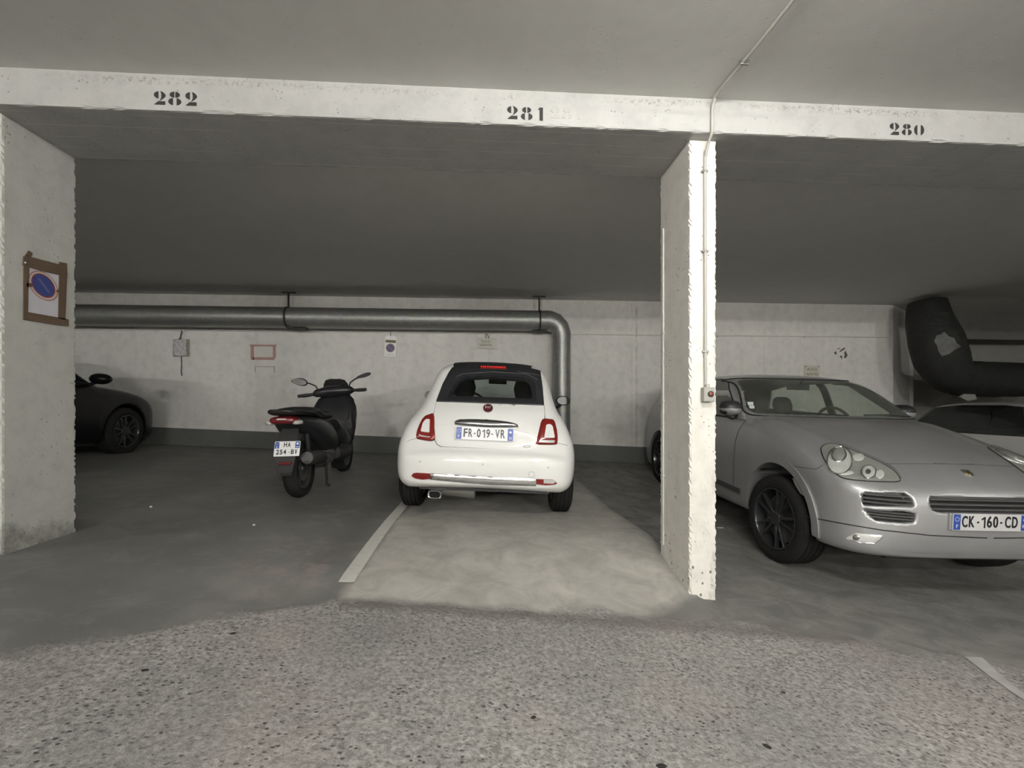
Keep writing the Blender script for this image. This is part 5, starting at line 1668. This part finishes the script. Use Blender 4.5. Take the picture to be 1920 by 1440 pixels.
# ---------------------------------------------------------------- galvanised air duct along the back wall
def duct_material():
    t = NT('galvanised_duct')
    p = t.obj()
    n = t.noise(p, 14, 5, .65); v = t.voro(p, 45, out='Color')
    c = t.mix(n, (0.22, 0.225, 0.215), (0.40, 0.40, 0.38))
    c = t.mix(.2, c, v, 'MULTIPLY')
    return t.base(c, t.math('MULTIPLY_ADD', n, .25, .30), 0.65)
M_duct = duct_material()
DY = 7.07
zc = EYE+1.368
ue = at_y(1053, 700, DY).x
dr = .158
dc = thing('air_duct', 'large galvanised spiral air duct running under the ceiling and down the back wall', 'duct', (ue, DY, ground(ue, DY)))
dz = zc-ground(ue, DY)
put('duct_run', MB().tube([(XL-ue+.2, 0, dz), (-.24, 0, dz)], dr, 40), M_duct, dc, smooth=50)
er = .15
el = []
arc = [(-.20+.06*0, 0)]
pts = [(-.26, 0, dz), (-.20, 0, dz), (-.10, 0, dz-.035), (-.035, 0, dz-.10), (0, 0, dz-.20), (0, 0, dz-.27)]
put('duct_elbow', MB().tube(pts, [.162, .161, .158, .150, .146, .143], 40), M_duct, dc, smooth=12)
put('duct_drop', MB().tube([(0, 0, dz-.26), (0, 0, .02)], .138, 40), M_duct, dc, smooth=50)
for i in range(9):
    z = dz-.42-i*.19
    if z > .06: put('spiral_seam', MB().tube([(.139*math.cos(a), .139*math.sin(a), z+.018*a/math.pi) for a in [2*math.pi*k/32 for k in range(33)]], .0016, 5, cap=False), plain('seam_zinc', (.3,.3,.29), .4, .8), dc)
for u in (541, 1011):
    px = at_y(u, 600, DY).x-ue
    hg = put('duct_hanger', MB().box((px-.10, -.02, CEIL-ground(ue, DY)-.012), (px+.10, .03, CEIL-ground(ue, DY))), M_smatt, dc)
    put('hanger_rod', MB().box((px-.012, -.01, dz+dr), (px+.012, .01, CEIL-ground(ue, DY)-.01)), M_smatt, hg)
    pts = [(px, (dr+.006)*math.cos(a), dz+(dr+.006)*math.sin(a)) for a in [math.pi/2+2*math.pi*k/36 for k in range(37)]]
    m = MB()
    m.loft([[(p[0]-.014, p[1], p[2]), (p[0]+.014, p[1], p[2]), (p[0]+.014, p[1]*1.02, dz+(p[2]-dz)*1.02), (p[0]-.014, p[1]*1.02, dz+(p[2]-dz)*1.02)] for p in pts], cap=False)
    put('hanger_band', m, M_smatt, hg)
    off = .09 if u == 541 else 0
    if off: put('brace', MB().tube([(px, -dr*.7, dz-dr*.55), (px+off*.6, -dr*.45, dz-dr-.0), (px+off, -.05, dz-dr-.008)], .009, 8), M_smatt, hg)
    put('hanger_foot', MB().box((px-.10+off*2, -.05, dz-dr-.024), (px+.10+off*2, .05, dz-dr-.004)), M_smatt, hg)

# thin conduit along the wall
wc = thing('wall_conduit', 'thin whitewashed conduit fixed along the back wall below the duct', 'conduit', (0, YW, EYE+1.2))
zz = lambda x: .0
put('conduit_tube', MB().tube([(XL+.1, -.014, -.005), (-2, -.014, .0), (3, -.014, .005), (6.9, -.014, .01)], .013, 10), M_wcond, wc, smooth=60)
for x in (-4.6, -3.2, -2.1, -.9, .4, 1.7, 2.52, 3.9, 5.4):
    put('pipe_clip', MB().box((x-.008, -.032, -.02), (x+.008, 0, .02)), M_wcond, wc)

# ---------------------------------------------------------------- notices on the back wall
M_paper = plain('paper', (0.66, 0.65, 0.62), 0.7)
M_blue = plain('sign_blue', (0.04, 0.06, 0.22), 0.5)
M_signred = plain('sign_red', (0.30, 0.05, 0.04), 0.5)
RX90 = R(math.pi/2, 'X')

p = at_y(339, 652, YW-.03)
s1 = thing('wrapped_notice', 'notice in a crumpled shiny plastic sleeve hanging from the wall conduit', 'notice', (p.x, p.y, p.z))
put('card', MB().box((-.115, .0, -.13), (.115, .012, .13)), plain('card_brown', (.30,.28,.22), .7), s1)
bm = bmesh.new()
bmesh.ops.create_grid(bm, x_segments=22, y_segments=26, size=1)
rnd = random.Random(4)
from mathutils import noise as mno
for v in bm.verts:
    x, z = v.co.x*.095, v.co.y*.125
    v.co = Vector((x-.005, -.010-.022*abs(mno.noise(Vector((x*18, z*14, 2.0))))-.012*mno.noise(Vector((x*40+z*30, z*22, 7.0))), z))
me = bpy.data.meshes.new('sleeve'); bm.to_mesh(me); bm.free()
sl = link('plastic_sleeve', me, plain('shiny_plastic_sleeve', (.50,.49,.50), .12, coat=1.0), s1, smooth=180)
sl.modifiers.new('thick', 'SOLIDIFY').thickness = .001
put('string', MB().tube([(-.01, -.005, .12), (.0, .0, .19), (.012, .012, .285)], .007, 6).tube([(-.03, -.002, .12), (.0, .0, .17)], .006, 6), M_smatt, s1)
put('hanging_wire', MB().tube([(.0, .01, -.12), (.003, .012, -.28), (-.004, .012, -.36), (.006, .012, -.43)], .006, 6), M_smatt, s1)

p = at_y(732, 650, YW-.03)
s2 = thing('no_parking_card', 'small white no-parking card hanging from the wall conduit', 'notice', (p.x, p.y, p.z))
RZ = R(.05, 'Y')
put('card', MB().prism(round_poly([(-.09,-.16),(.09,-.16),(.09,.15),(.05,.175),(-.05,.175),(-.09,.15)], .012), 0, .004, RZ), plain('bright_card', (.80,.80,.77), .6), s2)
put('printed_band', MB().box((-.08, -.001, .062), (.08, .001, .105), RZ), plain('olive_print', (.15,.14,.07), .6), s2)
put('sign_ring', MB().lathe([(0, -.0012), (.070, -.0012), (.070, .0), (0, .0)], 32, RZ @ T(0, 0, -.02), 'Y'), plain('faded_red', (.28,.18,.20), .6), s2)
put('sign_disc', MB().lathe([(0, -.0022), (.055, -.0022), (.055, -.001), (0, -.001)], 32, RZ @ T(0, 0, -.02), 'Y'), plain('faded_blue', (.10,.10,.19), .6), s2)
put('sign_bar', MB().box((-.056, -.003, -.006), (.056, -.002, .006), RZ @ T(0, 0, -.02) @ R(math.pi/4, 'Y')), plain('faded_red2', (.30,.16,.17), .6), s2)
put('card_hook', MB().tube([(.0, -.002, .165), (.005, 0, .20), (0, .01, .245)], .004, 6), M_smatt, s2)
put('printed_line', MB().box((-.06, -.001, -.134), (.06, .001, -.124), RZ), plain('pale_print', (.50,.48,.44), .6), s2)

p = at_y(913, 643, YW-.03)
s3 = thing('reserved_plaque', 'pale reserved plaque with faint print hanging above the white car', 'sign', (p.x, p.y, p.z))
put('plaque', MB().prism(round_poly([(-.155,-.085),(.155,-.095),(.155,.085),(-.155,.09)], .006), 0, .012), plain('plaque_cream', (.52,.51,.44), .5), s3)
M_pp = plain('grey_print', (.24, .23, .19), .6)
text_on('printed_word', 'PLACE', T(-.02, -.001, .022) @ RX90, M_pp, s3, .055, .14, bold=.001)
text_on('printed_word', 'RESERVEE', T(-.02, -.001, -.035) @ RX90, M_pp, s3, .05, .19, bold=.001)
put('plaque_hook', MB().tube([(-.01, 0, .075), (-.03, 0, .11), (-.01, .0, .15), (.02, 0, .11), (.03, -.004, .07)], .006, 6), M_smatt, s3)

p = at_y(1523, 698, YW-.02)
s4 = thing('place_reserved_sign', 'cream sign lettered place reservee on the wall above the silver car', 'sign', (p.x, p.y, p.z))
put('plaque', MB().box((-.13, 0, -.115), (.13, .018, .115), R(.03, 'Y')), plain('plaque_yellowish', (.55,.54,.44), .5), s4)
text_on('printed_word', 'PLACE', T(0, -.001, .045) @ RX90, M_pp, s4, .068, .17, bold=.001)
text_on('printed_word', 'RESERVEE', T(0, -.001, -.035) @ RX90, M_pp, s4, .06, .21, bold=.001)
for x in (-.115, .115): put('screw', MB().lathe([(0, -.006), (.008, -.006), (.008, .001), (0, .001)], 10, T(x, 0, .098), 'Y'), M_smatt, s4)

# red taped rectangle left on the wall (paint and torn tape)
p = at_y(495, 660, YW)
s5 = thing('red_tape_frame', 'faded pink tape rectangle left on the back wall over the scooter', 'tape', (p.x, YW, p.z))
M_pink = painted_concrete('faded_pink_tape', (.52, .33, .29), .8, .2)
put('pale_patch', MB().box((-.15, -.002, -.08), (.14, .001, .08)), plain('pale_wall_patch', (.60,.60,.55), .8), s5)
for lo, hi in (((-.21,-.004,.085),(.19,.001,.115)), ((-.20,-.004,-.12),(-.15,.001,.09)), ((.135,-.004,-.09),(.18,.001,.09)), ((-.17,-.004,-.125),(.16,.001,-.08))):
    put('tape_strip', MB().box(lo, hi), M_pink, s5)
M_glue = plain('glue_mark', (.34,.335,.30), .8)
for x in (-.13, .155): put('glue_mark', MB().box((x-.008, -.001, -.32), (x+.008, .001, -.22)), M_glue, s5)
put('glue_mark', MB().box((-.12, -.001, -.235), (.15, .001, -.225)), M_glue, s5)

# chipped paint patch
p = at_y(1577, 662, YW)
s6 = thing('peeled_patch', 'chipped dark patch in the wall paint right of the reserved sign', 'mark', (p.x, YW, p.z))
rnd = random.Random(9)
for (x, z, a, b, r_) in ((.02,.055,.07,.016,-.6),(.075,.005,.018,.03,.3),(.085,-.045,.025,.055,.5),(-.10,.0,.02,.03,0),(.0,-.06,.022,.018,.2),(-.04,.075,.03,.008,-.3),(.01,-.085,.008,.02,0)):
    pts = [(math.cos(q)*a*(.7+.5*rnd.random()), math.sin(q)*b*(.7+.5*rnd.random())) for q in [2*math.pi*k/11 for k in range(11)]]
    put('chip', MB().prism(pts, -.003, .001, T(x, 0, z) @ R(r_, 'Y')), plain('bare_wall_%d' % rnd.randint(0, 999), (.12,.11,.095), .9), s6)

# ---------------------------------------------------------------- taped no-parking paper on the worn pillar
XP = -2.553
q = at_x(84, 545, XP)
n1 = thing('taped_notice', 'no-parking paper framed with brown tape on the worn pillar', 'notice', (XP, q.y, q.z))
RZ9 = R(math.pi/2, 'Z')     # local x runs along the pillar side, -y faces the bay
def on_p(u, v):
    h = at_x(u, v, XP); return (h.y-q.y, h.z-q.z)
def side_poly(pts, d0, d1): return MB().prism(pts, d0, d1, RZ9)
P9 = lambda pts: [on_p(20+x/9.0, 460+y/9.0) for x, y in pts]
put('paper_sheet', side_poly(P9([(225,1180),(240,310),(890,430),(880,1260)]), -.002, 0), plain('notice_paper', (.55,.54,.58), .6), n1)
def circ(cx, cy, rx, ry, tilt=.0):
    return P9([(cx+rx*math.cos(a)+tilt*ry*math.sin(a), cy+ry*math.sin(a)+tilt*.9*rx*math.cos(a)) for a in [2*math.pi*k/40 for k in range(40)]])
put('sign_outline', side_poly(circ(542, 682, 245, 250, .22), -.0025, -.001), plain('sign_outline_red', (.25,.10,.09), .6), n1)
put('sign_text_ring', side_poly(circ(542, 682, 232, 237, .22), -.003, -.0015), plain('sign_ring_paper', (.56,.46,.40), .6), n1)
put('sign_red_ring', side_poly(circ(540, 680, 198, 205, .22), -.0035, -.002), M_signred, n1)
put('sign_disc', side_poly(circ(538, 678, 180, 188, .22), -.004, -.003), M_blue, n1)
put('sign_bar', side_poly(P9([(440,560),(475,560),(655,795),(620,800)]), -.0046, -.0035), plain('faded_bar', (.14,.12,.26), .6), n1)
def kraft():
    t = NT('brown_tape')
    n = t.noise(t.obj(), 60, 4)
    return t.base(t.mix(n, (.10,.065,.042), (.15,.10,.068)), .45)
M_kraft = kraft()
for pts in ([(205,185),(340,200),(800,320),(930,350),(940,500),(900,520),(500,430),(190,340)],
            [(205,340),(300,345),(285,640),(275,1130),(200,1130)], [(225,180),(290,88),(355,130),(330,200)],
            [(250,630),(345,640),(345,700),(250,700)],
            [(805,280),(930,300),(935,520),(905,1260),(790,1230),(805,500)], [(780,740),(800,740),(790,790),(745,790)],
            [(200,1125),(270,1125),(780,1215),(965,1250),(965,1365),(800,1350),(200,1255)]):
    d = .0048+.0006*len(n1.children) % .004
    put('tape_strip', side_poly(P9(pts), -.0075 if pts[0] == (205,185) else -.0065, -.001), M_kraft, n1)
pn = on_p(20+220/9.0, 460+292/9.0)
put('pin_head', MB().lathe([(0, -.012), (.004, -.011), (.005, -.007), (0, -.007)], 12, RZ9 @ T(pn[0], 0, pn[1]), 'Y'), M_whitemark, n1)

# ---------------------------------------------------------------- wrapped black duct hanging in the right-hand corner
def bag_material():
    t = NT('black_wrapping')
    p = t.obj()
    n = t.noise(p, 9, 6, .7)
    return t.base(t.mix(n, (.008,.008,.008), (.030,.031,.028)), .6, 0, t.bump(n, .9, .03), spec=.25)
M_bag = bag_material()
a0 = at_y(1738, 600, 6.75)
bk = thing('wrapped_duct', 'thick duct wrapped in black sheeting turning under the ceiling over the pale coupe', 'duct', (a0.x, 6.75, a0.z))
rel2 = lambda u, v, Y: at_y(u, v, Y)-bk.location
path = [rel2(1738, 566, 6.75), rel2(1742, 600, 6.72), rel2(1755, 640, 6.65), rel2(1768, 680, 6.6), rel2(1790, 706, 6.6), rel2(1840, 711, 6.7), rel2(1900, 712, 6.9), rel2(1990, 714, 7.2)]
path = catmull(path, 5, closed=False)
rad = [.24+.10*min(1, i/10)-.06*max(0, min(1, (i-14)/6)) for i in range(len(path))]
m = MB().tube(path, rad, 32)
for i, v in enumerate(m.v):
    k = mno.noise(Vector(v)*6)*.02
    m.v[i] = (v[0]+k, v[1]+k, v[2]+k*.7)
put('duct_wrapping', m, M_bag, bk, smooth=70)
wb_ = BVHTree.FromPolygons([tuple(v) for v in m.v], [tuple(f) for f in m.f])
wc_ = Cast(wb_, eye=True, inv=Matrix.Translation(-bk.location))
put_s('torn_foil_patch', sheet(wc_, [(1751, 640), (1756, 629), (1764, 627), (1770, 622), (1779, 631), (1789, 634), (1793, 643), (1802, 650), (1790, 656), (1779, 664), (1766, 668), (1760, 660), (1757, 648)], 4, .006, .004), plain('torn_foil', (.10,.10,.095), .6, var=.5, scale=20), bk)
for (u0, v0, u1, v1) in ((1738, 757, 1778, 737), (1776, 755, 1800, 742)):
    a_ = rel2(u0, v0, 6.55); b_ = rel2(u1, v1, 6.55)
    put('hanging_strap', MB().tube([a_, b_], .008, 6), M_smatt, bk)
put('hanging_rag', MB().loft([[tuple(rel2(u, v, 6.5)+Vector((0, dy, 0))) for u, v in ((1800, 744), (1808, 738), (1828, 738), (1832, 748), (1815, 752))] for dy in (0, .03)]), plain('pale_rag', (.24,.24,.22), .8), bk)

# ---------------------------------------------------------------- small things by the wall and on the floor
p = on_floor(446, 829)
b1 = thing('folding_bollard', 'small rusty folding bollard with a flat cap by the back wall left of the scooter', 'bollard', (p.x, p.y, p.z))
put('post', MB().tube([(0, 0, .0), (-.02, 0, .04), (.03, .02, .24)], .016, 10).tube([(.05, 0, .0), (.06, .02, .22)], .009, 8), plain('worn_steel', (.10,.105,.10), .6, .4), b1, smooth=50)
put('cap', MB().prism([(-.10,.22),(-.03,.27),(.03,.29),(.10,.255),(.115,.25),(.07,.225),(.05,.215)], -.03, .05), plain('rust_cap', (.035,.032,.026), .8), b1, bevel=.008)
put('foot', MB().box((-.05, -.03, -.01), (.03, .03, .02)), M_smatt, b1)
p = on_floor(506, 836)
b2 = thing('short_post', 'short grey post against the skirting beside the scooter tail', 'bollard', (p.x, p.y, p.z))
put('post_pair', MB().tube([(-.02, 0, 0), (.0, .02, .30)], .014, 10).tube([(.0, .02, .30), (.05, .02, .30)], .014, 10).tube([(.05, .02, .30), (.03, 0, .02)], .012, 10), plain('grey_steel', (.12,.12,.115), .6, .4), b2, smooth=50)

def pebble(name, label, u, v, r, mat, seed, flat=.5, cat='debris', rz=0, asp=1.0):
    c = on_floor(u, v)
    rn = random.Random(seed)
    bm = bmesh.new(); bmesh.ops.create_icosphere(bm, subdivisions=2, radius=1)
    for vv in bm.verts:
        k = 1+.28*mno.noise(vv.co*1.7+Vector((seed, 0, 0)))
        vv.co = Vector((vv.co.x*r*k*asp, vv.co.y*r*k, max(vv.co.z, -.5)*r*flat*k))
    me = bpy.data.meshes.new(name); bm.to_mesh(me); bm.free()
    o = link(name, me, mat, smooth=40)
    o.location = (c.x, c.y, c.z+r*flat*.4); o.rotation_euler = (0, 0, rz)
    return tag(o, label, cat)
M_dirt = plain('dark_dirt', (.015,.014,.012), .85)
M_crumb = plain('white_crumb', (.6,.58,.5), .8)
pebble('leaf_scrap', 'curled black scrap on the bare lane below bay 281', 1000, 1346, 0.0062, M_dirt, 1, .5, rz=.5, asp=1.6)
pebble('dirt_clump', 'flat dark clump on the lane near the lower edge under the pillar', 1438, 1400, 0.0093, M_dirt, 2, .3, rz=2.2, asp=1.5)
pebble('dirt_clump', 'small dark oval clump on the lane between pillar and painted mark', 1469, 1299, 0.0062, M_dirt, 3, .3, rz=2.4, asp=1.5)
pebble('dirt_clump', 'dark clump on the lane below the number 282', 437, 1188, 0.0087, M_dirt, 5, .3, rz=.1, asp=1.5)
pebble('dirt_clump', 'dark clump on the rough lane at the lower left', 272, 1257, 0.0081, M_dirt, 6, .3, rz=.1, asp=1.7)
pebble('dirt_clump', 'black clump cut by the lower edge of the picture under the white car', 1240, 1437, 0.0087, M_dirt, 7, .4, rz=0, asp=1.8)
pebble('plaster_crumb', 'white plaster crumb on the dark floor beside the worn pillar', 283, 951, .010, M_crumb, 8, .8)
pebble('plaster_crumb', 'white plaster crumb on the dark floor in front of the scooter', 476, 985, .009, M_crumb, 9, .8)
c_ = on_floor(1351, 990)
pp = put('paper_strip', MB().box((-.045, -.008, .0), (.03, .008, .004)), M_paper); pp.location = (c_.x, c_.y, c_.z+.001); pp.rotation_euler = (0, 0, -.05)
tag(pp, 'white paper strip on the floor between pillar and silver car wheel', 'paper')
